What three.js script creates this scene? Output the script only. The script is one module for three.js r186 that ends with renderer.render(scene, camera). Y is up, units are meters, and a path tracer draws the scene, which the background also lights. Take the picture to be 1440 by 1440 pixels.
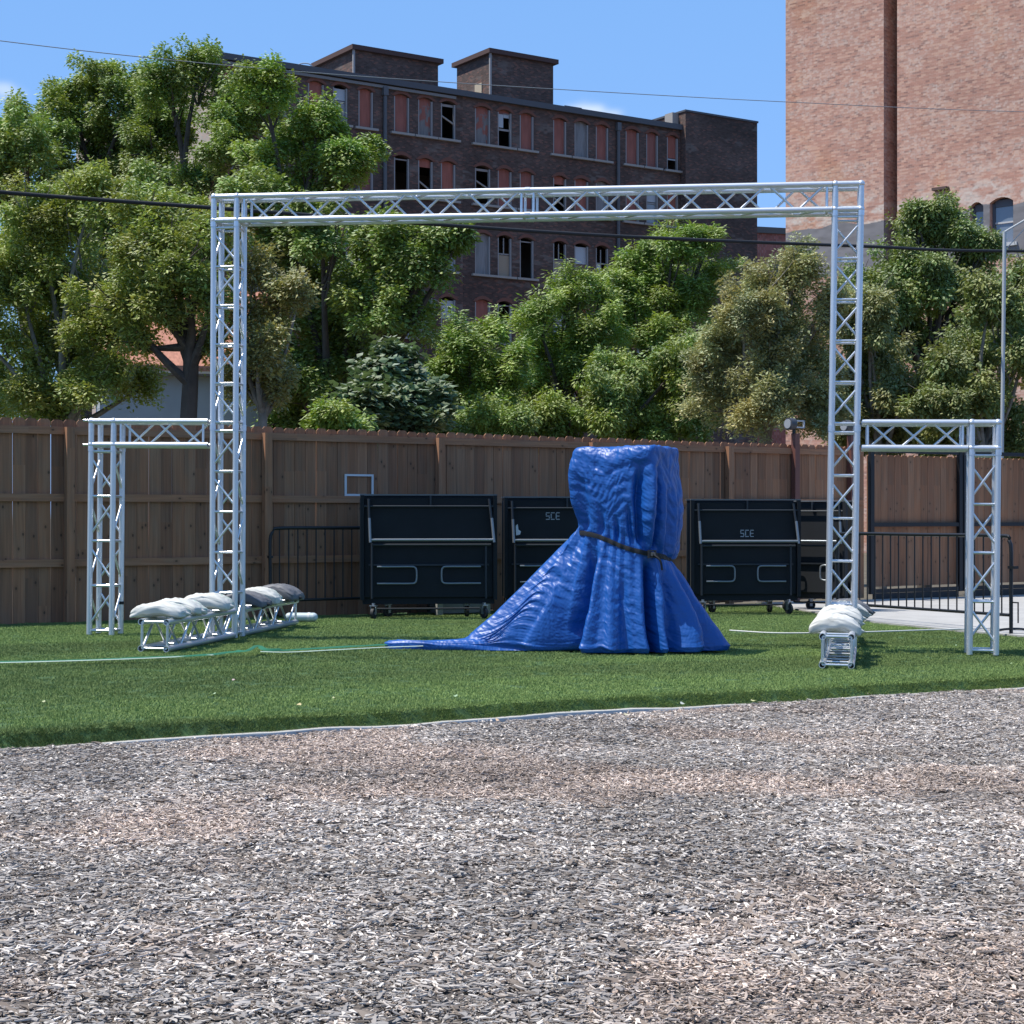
import * as THREE from 'three';
import { mergeGeometries, mergeVertices } from 'three/addons/utils/BufferGeometryUtils.js';
import { RoundedBoxGeometry } from 'three/addons/geometries/RoundedBoxGeometry.js';

// ---------------------------------------------------------------- camera, sky, sun, exposure
const F = 2460, EYE = 1.24, HOR = 725;                    // focal length and horizon in pixels of the 1440 px photograph
const scene = new THREE.Scene();
const camera = new THREE.PerspectiveCamera(2 * Math.atan(720 / F) * 180 / Math.PI, 1, 0.1, 3000);
camera.position.set(0, EYE, 0);
camera.rotation.x = (HOR - 720) / F;
scene.add(camera);
const renderer = new THREE.WebGLRenderer({ antialias: true });
renderer.setSize(1024, 1024);
renderer.toneMapping = THREE.LinearToneMapping;
renderer.toneMappingExposure = 1.38;
renderer.shadowMap.enabled = true;

// deterministic randomness and noise
let seedState = 12345;
const rnd = () => { seedState |= 0; seedState = seedState + 0x6D2B79F5 | 0; let t = Math.imul(seedState ^ seedState >>> 15, 1 | seedState); t = t + Math.imul(t ^ t >>> 7, 61 | t) ^ t; return ((t ^ t >>> 14) >>> 0) / 4294967296; };
const reseed = (s) => { seedState = s * 7919 + 17; };
const rr = (a, b) => a + (b - a) * rnd();
const pick = (a) => a[Math.floor(rnd() * a.length)];
const clamp = (x, a, b) => Math.min(b, Math.max(a, x));
const lerp = (a, b, t) => a + (b - a) * t;
const smooth = (a, b, x) => { const t = clamp((x - a) / (b - a), 0, 1); return t * t * (3 - 2 * t); };
const hash = (x, y, z) => { let h = Math.imul(x, 374761393) ^ Math.imul(y, 668265263) ^ Math.imul(z, 2147483647 - 61); h = Math.imul(h ^ h >>> 13, 1274126177); h = Math.imul(h ^ h >>> 16, 2246822519); return ((h ^ h >>> 15) >>> 0) / 4294967296; };
function vn(x, y, z = 0) {
  const xi = Math.floor(x), yi = Math.floor(y), zi = Math.floor(z); let fx = x - xi, fy = y - yi, fz = z - zi;
  fx = fx * fx * (3 - 2 * fx); fy = fy * fy * (3 - 2 * fy); fz = fz * fz * (3 - 2 * fz);
  const l = (a, b, t) => a + (b - a) * t;
  const a = l(l(hash(xi, yi, zi), hash(xi + 1, yi, zi), fx), l(hash(xi, yi + 1, zi), hash(xi + 1, yi + 1, zi), fx), fy);
  if (fz === 0) return a;
  return l(a, l(l(hash(xi, yi, zi + 1), hash(xi + 1, yi, zi + 1), fx), l(hash(xi, yi + 1, zi + 1), hash(xi + 1, yi + 1, zi + 1), fx), fy), fz);
}
const fbm = (x, y, z = 0, o = 4) => { let s = 0, a = 0.5, n = 0; for (let i = 0; i < o; i++) { s += a * vn(x, y, z); n += a; a *= 0.5; x = x * 2.03 + 11.3; y = y * 2.03 + 5.7; if (z % 1) z *= 2.03; else z += 1; } return s / n; };
const ridge = (x, y, z = 0, o = 3) => { let s = 0, a = 0.5, n = 0; for (let i = 0; i < o; i++) { s += a * (1 - Math.abs(2 * vn(x, y, z) - 1)); n += a; a *= 0.5; x = x * 2.1 + 3.1; y = y * 2.1 + 7.7; z = z * 2.1 + 1.3; } return s / n; };
const toS = (c) => { c = clamp(c, 0, 1); return 255 * (c <= 0.0031308 ? 12.92 * c : 1.055 * Math.pow(c, 1 / 2.4) - 0.055); };

{ // clear summer sky with a few small cumulus puffs low over the roofs
  const W = 2048, H = 1024, data = new Float32Array(W * H * 4);
  const puffs = [[824, 156, 34, 11, 1.0], [856, 162, 20, 7, 0.9], [4, 128, 30, 9, 0.7], [92, 136, 22, 8, 0.5], [-160, 150, 60, 16, .8], [1600, 170, 70, 18, .8], [2100, 140, 90, 20, .7], [-700, 160, 90, 18, .7]];
  for (let j = 0; j < H; j++) {
    const el = ((j + 0.5) / H - 0.5) * Math.PI, e = Math.max(0, Math.sin(el));
    const k = Math.pow(1 - e, 5), k2 = Math.pow(1 - e, 1.6);
    let r = lerp(0.12, 0.175, k2) + 0.10 * k, g = lerp(0.255, 0.40, k2) + 0.06 * k, b = lerp(0.52, 0.82, k2);
    if (el < 0) { r = 0.22; g = 0.24; b = 0.22; }
    for (let i = 0; i < W; i++) {
      let az = ((i + 0.5) / W) * 2 * Math.PI - Math.PI; az += Math.PI / 2;          // 0 = view direction
      if (az > Math.PI) az -= 2 * Math.PI;
      let c = 0;
      if (el > 0.1 && el < 0.5) for (const [px, py, rx, ry, s] of puffs) {
        const a = Math.atan((px - 720) / F), ee = Math.atan((HOR - py) / F * Math.cos(a));
        const q = ((az - a) / (rx / F)) ** 2 + ((el - ee) / (ry / F)) ** 2;
        if (q < 6) c = Math.max(c, s * smooth(0.25, 0.75, Math.exp(-q) * (0.5 + fbm(az * 160, el * 220, 3)) ));
      }
      const o = (j * W + i) * 4;
      data[o] = lerp(r, 0.66, c * .7); data[o + 1] = lerp(g, 0.73, c * .7); data[o + 2] = lerp(b, 0.84, c * .7); data[o + 3] = 1;
    }
  }
  const sky = new THREE.DataTexture(data, W, H, THREE.RGBAFormat, THREE.FloatType);
  sky.mapping = THREE.EquirectangularReflectionMapping; sky.magFilter = THREE.LinearFilter; sky.minFilter = THREE.LinearFilter; sky.needsUpdate = true;
  scene.background = sky; scene.environment = sky;
}
const sun = new THREE.DirectionalLight(new THREE.Color(1.0, 0.955, 0.88), 4.6);
sun.position.set(-0.425 * 80, 0.90 * 80, 0.035 * 80 - 20); sun.target.position.set(0, 0, -20);
sun.castShadow = true; sun.shadow.mapSize.set(4096, 4096);
Object.assign(sun.shadow.camera, { left: -40, right: 40, top: 40, bottom: -40, near: 1, far: 260 });
scene.add(sun, sun.target);

// ---------------------------------------------------------------- helpers
const ground = (x) => -0.0105 * clamp(x, -8, 8);
const at = (px, py, d) => new THREE.Vector3((px - 720) / F * d, EYE + (HOR - py) / F * d, -d);   // a pixel at a known distance
const used = new Map();
const numbered = (n) => { const k = used.get(n) ?? 0; used.set(n, k + 1); return k ? `${n}_${String(k).padStart(3, '0')}` : n; };
function tag(o, label, category, group, kind) { if (label) o.userData.label = label; if (category) o.userData.category = category; if (group) o.userData.group = group; if (kind) o.userData.kind = kind; return o; }
function shade(o) { o.castShadow = true; o.receiveShadow = true; return o; }
function thing(name, label, category, pos = [0, 0, 0], turn = 0, group) { const o = new THREE.Group(); o.name = numbered(name); o.position.set(...pos); o.rotation.y = turn; scene.add(o); return tag(o, label, category, group); }
function part(name, geo, mat, parent, pos, rot) { const m = shade(new THREE.Mesh(geo, mat)); m.name = parent === scene ? numbered(name) : name; if (pos) m.position.set(...pos); if (rot) m.rotation.set(...rot); parent.add(m); return m; }
function sub(name, parent, pos, rot) { const o = new THREE.Group(); o.name = name; if (pos) o.position.set(...pos); if (rot) o.rotation.set(...rot); parent.add(o); return o; }
const structure = (name, geo, mat, label, category) => tag(part(name, geo, mat, scene), label, category, null, 'structure');
function tex(w, h, fn, srgb = true, rep) {
  const d = new Uint8Array(w * h * 4);
  for (let j = 0; j < h; j++) for (let i = 0; i < w; i++) { const c = fn(i, j), o = (j * w + i) * 4; if (srgb) { d[o] = toS(c[0]); d[o + 1] = toS(c[1]); d[o + 2] = toS(c[2]); } else { d[o] = d[o + 1] = d[o + 2] = clamp(c, 0, 1) * 255; } d[o + 3] = 255; }
  const t = new THREE.DataTexture(d, w, h); if (srgb) t.colorSpace = THREE.SRGBColorSpace; t.magFilter = THREE.LinearFilter; t.minFilter = THREE.LinearMipmapLinearFilter; t.generateMipmaps = true; t.wrapS = t.wrapT = THREE.RepeatWrapping; if (rep) t.repeat.set(...rep); t.needsUpdate = true; return t;
}
const col = (r, g, b) => new THREE.Color().setRGB(r, g, b);
const std = (c, rough = 0.8, metal = 0, extra = {}) => new THREE.MeshStandardMaterial({ color: col(...c), roughness: rough, metalness: metal, ...extra });
const UP = new THREE.Vector3(0, 1, 0);
const unitTube = new THREE.LatheGeometry([[0.8, -0.5], [1, -0.5], [1, 0.5], [0.8, 0.5], [0.8, -0.5]].map(([x, y]) => new THREE.Vector2(x, y)), 16).toNonIndexed(); unitTube.computeVertexNormals();
{ // smooth the round sides, keep the rims crisp
  const p = unitTube.attributes.position, n = unitTube.attributes.normal;
  for (let i = 0; i < p.count; i++) { if (Math.abs(n.getY(i)) < 0.5) { const x = p.getX(i), z = p.getZ(i), l = Math.hypot(x, z), s = (n.getX(i) * x + n.getZ(i) * z) > 0 ? 1 : -1; n.setXYZ(i, s * x / l, 0, s * z / l); } }
}
const unitRod = new THREE.CylinderGeometry(1, 1, 1, 10, 1);
function rod(name, a, b, r, mat, parent, geo = unitRod) {
  a = new THREE.Vector3(...a); b = new THREE.Vector3(...b);
  const m = part(name, geo, mat, parent); m.position.copy(a).add(b).multiplyScalar(0.5);
  const d = b.clone().sub(a), l = d.length(); m.quaternion.setFromUnitVectors(UP, d.divideScalar(l)); m.scale.set(r, l, r); return m;
}
function tubeGeo(pts, r, seg = 24, rad = 8, closed = false) { return new THREE.TubeGeometry(new THREE.CatmullRomCurve3(pts.map((p) => p.isVector3 ? p : new THREE.Vector3(...p)), closed, 'catmullrom', 0.5), seg, r, rad, closed); }
const box = (w, h, d, x = 0, y = 0, z = 0) => { const g = new THREE.BoxGeometry(w, h, d); g.translate(x, y, z); return g; };
const flatUV = (g, sx = 1, sy = 1) => { const p = g.attributes.position, uv = g.attributes.uv; for (let i = 0; i < p.count; i++) uv.setXY(i, p.getX(i) * sx, p.getZ(i) * sy); return g; };

// ---------------------------------------------------------------- ground, turf, mulch, pavement
const EA = 31.2 * Math.PI / 180, EC = Math.cos(EA), ES = Math.sin(EA), E0 = [0, -11.52];
// edge frame: s runs along the turf's front edge, w into the turf
const fromEdge = (s, w) => { const k = 0.05 * Math.sin(s * 0.9 + 1) + 0.03 * Math.sin(s * 2.1); w += k * Math.exp(-Math.abs(w) * 1.5); return [E0[0] + EC * s - ES * w, E0[1] - ES * s - EC * w]; };
const toEdge = (x, z) => { const dx = x - E0[0], dz = z - E0[1]; return [EC * dx - ES * dz, -ES * dx - EC * dz]; };
const turfLip = (w) => -0.085 * (1 - smooth(-0.02, 0.085, w));
const turfY = (x, z, w) => ground(x) + turfLip(w) + 0.006 * (fbm(x * 1.2, z * 1.2) - 0.5);
const FA = 34.25 * Math.PI / 180, FP = [-4.98, -19.6];                       // fence line
const behindFence = (x, z) => (x - FP[0]) * Math.sin(FA) + (z - FP[1]) * Math.cos(FA);   // > 0 in front
const mulchY = (x, z) => ground(x) - 0.095 + 0.05 * (fbm(x * 0.55 + 40, z * 0.55 + 9, 0, 3) - 0.5) + 0.022 * (fbm(x * 3.1, z * 3.1 + 4, 8, 2) - 0.5);

{
  const g = new THREE.PlaneGeometry(1600, 1600, 2, 2); g.rotateX(-Math.PI / 2); g.translate(0, -0.45, 0); flatUV(g, 0.25, 0.25);
  const m = std([1, 1, 1], 0.95, 0, { map: tex(256, 256, (i, j) => { const n = fbm(i / 22, j / 22), v = 0.6 + 0.8 * n; return [0.10 * v, 0.085 * v, 0.06 * v]; }) });
  structure('ground', g, m, 'bare earth stretching beyond the wooden fence', 'ground');
}
{
  const g = new THREE.PlaneGeometry(1, 1, 160, 90), p = g.attributes.position, uv = g.attributes.uv;
  for (let i = 0; i < p.count; i++) { const s = -11 + 26 * (p.getX(i) + 0.5), w = 14 * Math.pow(0.5 - p.getY(i), 2.4); const [x, z] = fromEdge(s, w + 0.0); const ww = w; p.setXYZ(i, x, turfY(x, z, ww) - 0.012 - (behindFence(x, z) < -0.25 ? 0.5 : 0), z); uv.setXY(i, x / 1.3, z / 1.3); }
  const idx = g.index.array; for (let i = 0; i < idx.length; i += 3) { const t = idx[i]; idx[i] = idx[i + 1]; idx[i + 1] = t; }
  g.computeVertexNormals(); const n = g.attributes.normal; if (n.getY(500) < 0) { for (let i = 0; i < idx.length; i += 3) { const t = idx[i]; idx[i] = idx[i + 1]; idx[i + 1] = t; } g.computeVertexNormals(); }
  const m = std([1, 1, 1], 0.9, 0, { map: tex(256, 256, (i, j) => { const n = 0.55 + 0.9 * vn(i / 2.2, j / 2.2, 4.5) * fbm(i / 60, j / 60, 2); return [0.05 * n, 0.11 * n, 0.03 * n]; }) });
  structure('artificial_turf', g, m, 'green artificial turf with a rolled front edge', 'turf');
}
// the paved corner in front of the gate
const PAVE = [[3.62, -25.4], [3.9, -23.5], [4.36, -21.0], [4.85, -19.9], [5.48, -18.7], [6.6, -16.9], [9.5, -18.2], [11.2, -30.4]];
const inPave = (x, z) => { let c = false; for (let i = 0, j = PAVE.length - 1; i < PAVE.length; j = i++) { const [xi, zi] = PAVE[i], [xj, zj] = PAVE[j]; if ((zi > z) !== (zj > z) && x < (xj - xi) * (z - zi) / (zj - zi) + xi) c = !c; } return c; };
{
  const sh = new THREE.Shape(PAVE.map(([x, z]) => new THREE.Vector2(x, -z)));
  const g = new THREE.ExtrudeGeometry(sh, { depth: 0.06, bevelEnabled: false }); g.rotateX(-Math.PI / 2);
  const p = g.attributes.position; for (let i = 0; i < p.count; i++) p.setY(i, p.getY(i) + ground(p.getX(i)) - 0.045);
  const m = std([1, 1, 1], 0.9, 0, { map: tex(256, 256, (i, j) => { const n = 0.85 + 0.3 * fbm(i / 30, j / 30, 7); const s = 0.93 + 0.14 * hash(i, j, 3); return [0.36 * n * s, 0.35 * n * s, 0.335 * n * s]; }, true, [0.4, 0.4]) });
  structure('concrete_pavement', g, m, 'pale concrete pavement in front of the brown gate', 'pavement');
}
{
  const nS = 140, g = new THREE.PlaneGeometry(1, 1, nS, 60), p = g.attributes.position, uv = g.attributes.uv;
  for (let i = 0; i < p.count; i++) { const s = -14 + 28 * (p.getX(i) + 0.5), w = 0.12 - 16 * Math.pow(p.getY(i) + 0.5, 1.5); const [x, z] = fromEdge(s, w); p.setXYZ(i, x, mulchY(x, z) - 0.012, z); uv.setXY(i, x, z); }
  g.computeVertexNormals(); if (g.attributes.normal.getY(300) < 0) { const idx = g.index.array; for (let i = 0; i < idx.length; i += 3) { const t = idx[i]; idx[i] = idx[i + 1]; idx[i + 1] = t; } g.computeVertexNormals(); }
  const m = std([1, 1, 1], 1, 0, { map: tex(512, 512, (i, j) => { const n = 0.4 + 0.9 * vn(i / 5, j / 3.2, 1.2) * (0.6 + 0.8 * vn(i / 2.1, j / 2.1, 8)); return [0.13 * n, 0.112 * n, 0.1 * n]; }) });
  structure('mulch_bed', g, m, 'weathered grey wood chip mulch bed', 'mulch');
}
{ // grey edging strip along the turf
  const pos = [], idx = []; const n = 220;
  for (let i = 0; i <= n; i++) {
    const s = -9 + 20 * i / n; const wob = 0.012 * (fbm(s * 2.2, 3) - 0.5) * 2;
    const ring = [[-0.03, -0.09], [-0.03, -0.022 + wob], [-0.002, -0.014 + wob], [-0.002, -0.09]];
    for (const [w, h] of ring) { const [x, z] = fromEdge(s, w + wob); pos.push(x, ground(x) + h - 0.07, z); }
    if (i) for (let k = 0; k < 3; k++) { const a = (i - 1) * 4 + k, b = i * 4 + k; idx.push(a, b, a + 1, b, b + 1, a + 1); }
  }
  const g = new THREE.BufferGeometry(); g.setAttribute('position', new THREE.Float32BufferAttribute(pos, 3)); g.setIndex(idx); g.computeVertexNormals();
  tag(part('edging_strip', g, std([0.46, 0.45, 0.43], 0.8), scene), 'thin wavy grey edging strip between turf and mulch', 'edging');
}
function instances(name, geo, mat, list, parent = scene) {          // list: [Matrix4, Color]
  const m = new THREE.InstancedMesh(geo, mat, list.length); m.name = parent === scene ? numbered(name) : name; shade(m);
  list.forEach(([M, c], i) => { m.setMatrixAt(i, M); m.setColorAt(i, c); }); parent.add(m); return m;
}
const dummy = new THREE.Object3D();
const place = (x, y, z, rx, ry, rz, sx, sy, sz, order = 'YXZ') => { dummy.position.set(x, y, z); dummy.rotation.set(rx, ry, rz, order); dummy.scale.set(sx, sy, sz); dummy.updateMatrix(); return dummy.matrix.clone(); };
{ // turf pile: tufts of short plastic blades
  reseed(3);
  const tuft = (n, rad) => { const pos = [], cl = []; for (let k = 0; k < n; k++) { const a = rr(0, 6.28), q = rad * Math.sqrt(rnd()), b = rr(0, 6.28), x = q * Math.cos(b), z = q * Math.sin(b), h = rr(0.010, 0.017), w = rr(0.0016, 0.0026), lx = rr(-0.012, 0.012), lz = rr(-0.012, 0.012), c = Math.cos(a) * w, s = Math.sin(a) * w, t = rr(0.8, 1.2), y = rnd() < 0.03 ? 1.35 : 1; pos.push(x - c, 0, z - s, x + c, 0, z + s, x + lx, h, z + lz); for (let m = 0; m < 3; m++) cl.push(t * y, t * (y > 1 ? 1.15 : 1), t); } const g = new THREE.BufferGeometry(); g.setAttribute('position', new THREE.Float32BufferAttribute(pos, 3)); g.setAttribute('color', new THREE.Float32BufferAttribute(cl, 3)); g.computeVertexNormals(); return g; };
  const holder = new THREE.Group(); holder.name = 'turf_blades'; scene.add(holder); tag(holder, 'short green plastic blades of the artificial turf', 'turf', null, 'stuff');
  const lists = [[], [], []]; let n = 0, guard = 0;
  while (n < 33000 && guard++ < 400000) {
    const s = rr(-8.5, 12), w = rnd() < 0.05 ? rr(0, 0.1) : 10.8 * Math.pow(rnd(), 1.12); const [x, z] = fromEdge(s, w);
    const u = -x / z * F; if (Math.abs(u) > 800) continue; if (behindFence(x, z) < 0 || inPave(x, z)) continue;
    const t = (0.8 + 0.4 * fbm(x * 0.9, z * 0.9, 5) * (0.7 + 0.6 * rnd())) * (0.86 + 0.32 * smooth(0.35, 0.65, fbm(s * 0.22 + 4, w * 1.5, 3, 2))); const lip = w < 0.085;
    lists[n++ % 3].push([place(x, turfY(x, z, w) - 0.012, z, 0, EA, 0, 1, 1, 1).multiply(place(0, 0, 0, lip ? 0.75 : rr(-0.2, 0.2), 0, 0, 1, 1, 1)).multiply(place(0, 0, 0, 0, rr(0, 6.28), 0, lip ? 0.5 : 1, 1, lip ? 0.5 : 1)), col(0.165 * t, 0.235 * t, 0.066 * t)]);
  }
  const bm = std([1, 1, 1], 0.85, 0, { side: THREE.DoubleSide, vertexColors: true });
  lists.forEach((l) => { instances('blade_layer', tuft(54, 0.065), bm, l, holder).userData.kind = 'stuff'; });
}
{ // wood chips, in handfuls
  reseed(4);
  const holder = new THREE.Group(); holder.name = 'wood_chips'; scene.add(holder); tag(holder, 'loose grey and tan wood chips covering the mulch bed', 'wood chips', null, 'stuff');
  const tones = [[0.38, 0.335, 0.30], [0.31, 0.28, 0.26], [0.47, 0.42, 0.375], [0.22, 0.18, 0.15], [0.10, 0.08, 0.068], [0.58, 0.525, 0.475], [0.34, 0.275, 0.23], [0.28, 0.26, 0.25]];
  const chip = (v, tone) => {
    const g = new THREE.BoxGeometry(1, 0.1, 0.3, 3, 1, 1), p = g.attributes.position; const bend = rr(-0.15, 0.15), tw = rr(-0.9, 0.9), c = [];
    for (let i = 0; i < p.count; i++) { let x = p.getX(i), y = p.getY(i), z = p.getZ(i); const e = Math.abs(x) > 0.49 ? [0.25, 0.6, 0.8, 0.4][v] : 1; y *= e; z *= e * (1 + 0.3 * Math.sin(x * 7 + v)); const a = x * tw, yy = y * Math.cos(a) - z * Math.sin(a), zz = y * Math.sin(a) + z * Math.cos(a); p.setXYZ(i, x, yy + bend * (x * x - 0.1), zz + 0.12 * Math.sin(x * 4 + v * 2)); c.push(...tone); }
    g.setAttribute('color', new THREE.Float32BufferAttribute(c, 3)); g.deleteAttribute('uv'); return g;
  };
  const handful = (n, rad, long) => { const parts = []; for (let k = 0; k < n; k++) { const t = pick(tones), b = 0.72 + 0.6 * rnd(), f = rnd(); const big = f > 1 - long, L = f < 0.42 ? rr(0.005, 0.013) : !big ? rr(0.012, 0.032) : rr(0.034, 0.08), wd = big ? (rnd() < 0.3 ? rr(0.45, 0.95) : rr(0.14, 0.42)) : rr(0.3, 1.25); const q = rad * Math.sqrt(rnd()), a = rr(0, 6.28); const g = chip(Math.floor(rnd() * 4), [t[0] * b, t[1] * b, t[2] * b]); g.applyMatrix4(place(q * Math.cos(a), rr(-0.008, 0.009), q * Math.sin(a), rr(-0.25, 0.25), rr(0, 6.28), rr(-0.2, 0.2) + (rnd() < 0.06 ? rr(-0.8, 0.8) : 0), L, L * rr(0.6, 1.1), L * wd)); parts.push(g); } const m = mergeGeometries(parts); m.computeVertexNormals(); return m; };
  const V = 14, lists = [...Array(V)].map(() => []); let n = 0, guard = 0;
  while (n < 20000 && guard++ < 300000) {
    const d = 3.6 + 12 * rnd(), u = rr(-790, 790), x = u / F * d, z = -d;
    if (rnd() > d / 13) continue;                      // even density over the ground
    const [s, w] = toEdge(x, z); if (w > -0.075) continue;
    const patch = fbm(x * 0.8 + 3, z * 0.8 - 2, 6, 3), damp = fbm(x * 1.3 + 30, z * 1.7, 9, 3);   // drifts of redder bark, of damp dark chips and of dry pale ones
    const warm = smooth(0.42, 0.62, patch), k = lerp(0.94, 1.3, smooth(0.3, 0.68, damp)) * rr(0.85, 1.15);
    const fineHere = warm > 0.6 && rnd() < 0.6;
    lists[fineHere ? Math.floor(rnd() * 5) : 5 + Math.floor(rnd() * (V - 5))].push([place(x, mulchY(x, z) + rr(-0.003, 0.006), z, 0, rr(0, 6.28), 0, 1, 1, 1), col(k * lerp(1.01, 1.05, warm), k * lerp(1.0, 0.955, warm), k * lerp(0.98, 0.89, warm))]); n++;
  }
  const cm = std([1, 1, 1], 0.92, 0, { vertexColors: true });
  lists.forEach((l, v) => { instances('wood_chip_layer', v < 5 ? handful(32, 0.055, 0.015) : handful(23, 0.062, 0.075), cm, l, holder).userData.kind = 'stuff'; });
}
{ // scraps of pale leaf litter on the turf
  reseed(9); const list = [];
  const spots = [[808, 987], [880, 990], [1223, 960], [1276, 958], [1372, 924], [1405, 962], [225, 893], [300, 985], [60, 1000], [700, 1000], [960, 975], [1060, 970], [470, 990], [420, 1000], [1420, 930], [1345, 905], [330, 965], [640, 985]];
  for (const [px, py] of spots) { const d = EYE * F / (py - HOR), x = (px - 720) / F * d; list.push([place(x, turfY(x, -d, toEdge(x, -d)[1]) + 0.024, -d, rr(-0.3, 0.3), rr(0, 6), rr(-0.3, 0.3), rr(0.014, 0.03), 0.02, rr(0.01, 0.02)), col(0.45 * rr(0.6, 1.1), 0.44 * rr(0.7, 1), 0.32 * rr(0.6, 1))]); }
  const g = new THREE.CircleGeometry(1, 7); g.rotateX(-Math.PI / 2); const p = g.attributes.position; for (let i = 0; i < p.count; i++) p.setY(i, 0.5 * p.getX(i) ** 2); g.computeVertexNormals();
  tag(instances('leaf_litter', g, std([1, 1, 1], 0.8, 0, { side: THREE.DoubleSide }), list), 'scattered pale scraps of dry leaf on the turf', 'leaf litter', null, 'stuff');
}

// ---------------------------------------------------------------- brick buildings
function brickTex(w, h, mw, mh, fn) { // mw x mh metres over the whole texture; fn(x, y, brickTone) gives a linear colour
  const rows = Math.round(mh / 0.078), bw = 0.215;
  return tex(w, h, (i, j) => {
    const x = i / w * mw, y = j / h * mh, row = Math.floor(y / mh * rows), fy = y / mh * rows - row, xo = x / bw + (row % 2) * 0.5, c = Math.floor(xo), fx = xo - c;
    const mortar = fy < 0.14 || fx < 0.05; return fn(x, y, mortar, hash(c, row, 5), row);
  });
}
const DB = { x: -16.3, z: -95.6, a: 33.4 * Math.PI / 180 };
const dbC = Math.cos(DB.a), dbS = Math.sin(DB.a);
const facT = (px, off = 0) => { const u = (px - 720) / F, X0 = DB.x + dbS * off, D0 = -DB.z - dbC * off; return (u * D0 - X0) / (dbC - u * dbS); };   // metres along the dark facade (off = metres in front of it)
const facD = (t, off = 0) => -DB.z - dbC * off + dbS * t;
const facY = (t, py, off = 0) => EYE + (HOR - py) / F * facD(t, off);
{
  const b = thing('brick_warehouse', 'derelict dark brick warehouse with rows of boarded arched windows', 'building', [DB.x, 0, DB.z], DB.a);
  const tEnd = facT(957), roofY = EYE + 25.15, depth = 22;
  const brick = std([1, 1, 1], 0.95, 0, { map: brickTex(1024, 1024, 16, 16, (x, y, mo, t, row) => {
    const big = fbm(x * 0.22, y * 0.35, 2), mid = fbm(x * 0.9, y * 1.8, 9), wash = smooth(0.55, 0.75, fbm(x * 0.5 + 20, y * 1.1, 4)) * smooth(0.35, 0.7, vn(x * 3, y * 9));
    let k = (0.55 + 0.9 * big) * (0.8 + 0.4 * mid) * (0.75 + 0.5 * t); let c = [0.083 * k, 0.052 * k, 0.044 * k];
    if (t > 0.86) c = [0.13 * k, 0.06 * k, 0.045 * k];
    if (mo) c = [0.10 * k, 0.083 * k, 0.073 * k];
    return [lerp(c[0], 0.20, wash * 0.45), lerp(c[1], 0.175, wash * 0.45), lerp(c[2], 0.16, wash * 0.45)];
  }) });
  brick.map.repeat.set(1 / 16, 1 / 16);
  const beige = std([1, 1, 1], 0.95, 0, { map: brickTex(1024, 1024, 10, 10, (x, y, mo, t) => { const k = 0.8 + 0.4 * fbm(x, y, 3); return mo ? [0.42 * k, 0.38 * k, 0.33 * k] : [0.40 * k * (0.85 + 0.3 * t), 0.32 * k, 0.26 * k]; }, true) });
  beige.map.repeat.set(1 / 10, 1 / 10);
  const slate = std([0.075, 0.078, 0.09], 0.6), stone = std([0.33, 0.31, 0.29], 0.9), archM = std([0.17, 0.075, 0.055], 0.95), frameM = std([0.30, 0.29, 0.29], 0.8), pipeM = std([0.10, 0.105, 0.115], 0.6), plaster = std([0.22, 0.20, 0.18], 0.95), joistWood = std([0.16, 0.11, 0.075], 0.95);
  const boards = [[0.33, 0.115, 0.085], [0.30, 0.11, 0.085], [0.27, 0.105, 0.085]].map((c, v) => std([1, 1, 1], 0.9, 0, { map: tex(64, 128, (i, j) => { const k = 0.75 + 0.5 * fbm(i / 5, j / 40, v + 2); return [c[0] * k, c[1] * k, c[2] * k]; }) }));
  const worn = [0, 1].map((v) => std([1, 1, 1], 0.9, 0, { map: tex(64, 128, (i, j) => { const k = 0.75 + 0.5 * fbm(i / 5, j / 40, v + 12), w = smooth(0.42, 0.58, fbm(i / 14, j / 20, v * 3 + 20) + (0.5 - j / 128) * 0.5); return [lerp(0.30, 0.20, w) * k, lerp(0.11, 0.185, w) * k, lerp(0.085, 0.18, w) * k]; }) }));
  const greyB = std([1, 1, 1], 0.9, 0, { map: tex(64, 128, (i, j) => { const k = 0.7 + 0.6 * fbm(i / 5, j / 40, 31); return [0.22 * k, 0.22 * k, 0.225 * k]; }) });
  const pale = std([0.42, 0.46, 0.50], 0.7), tan = std([0.33, 0.27, 0.20], 0.85), brown = std([0.20, 0.13, 0.09], 0.85);
  const glass = new THREE.MeshPhysicalMaterial({ color: col(0.5, 0.55, 0.6), roughness: 0.12, metalness: 0, transmission: 0.5, thickness: 0 });
  // column edges of the windows in the top row, in pixels of the photograph
  const cols = [[433, 456], [468, 489], [504, 525], [554, 576], [588, 609], [620, 641], [668, 690], [700, 720], [731, 751], [778, 797], [808, 828], [838, 856], [880, 899], [909, 926], [938, 954]].map(([a, c]) => [facT(a), facT(c)]);
  const pitch = (cols[6][0] - cols[3][0]);
  for (let k = 2; k >= 0; k--) cols.unshift([cols[2][0] - pitch, cols[2][1] - pitch]);
  const rows = [[22.35, 24.62, 'RRRRGRRWXWRRRGRRRH'.split('')], [18.72, 21.05, 'RRRRRRDXRXRRHRTRWH'.split('')], [14.5, 17.0, 'RRRRRRTPGWDBPWRWRD'.split('')], [10.45, 13.0, 'RWDRPRDWPRDRWRDRWR'.split('')], [6.5, 9.0, 'RWDRWRDWTRDRWRDRWR'.split('')]];
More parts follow.
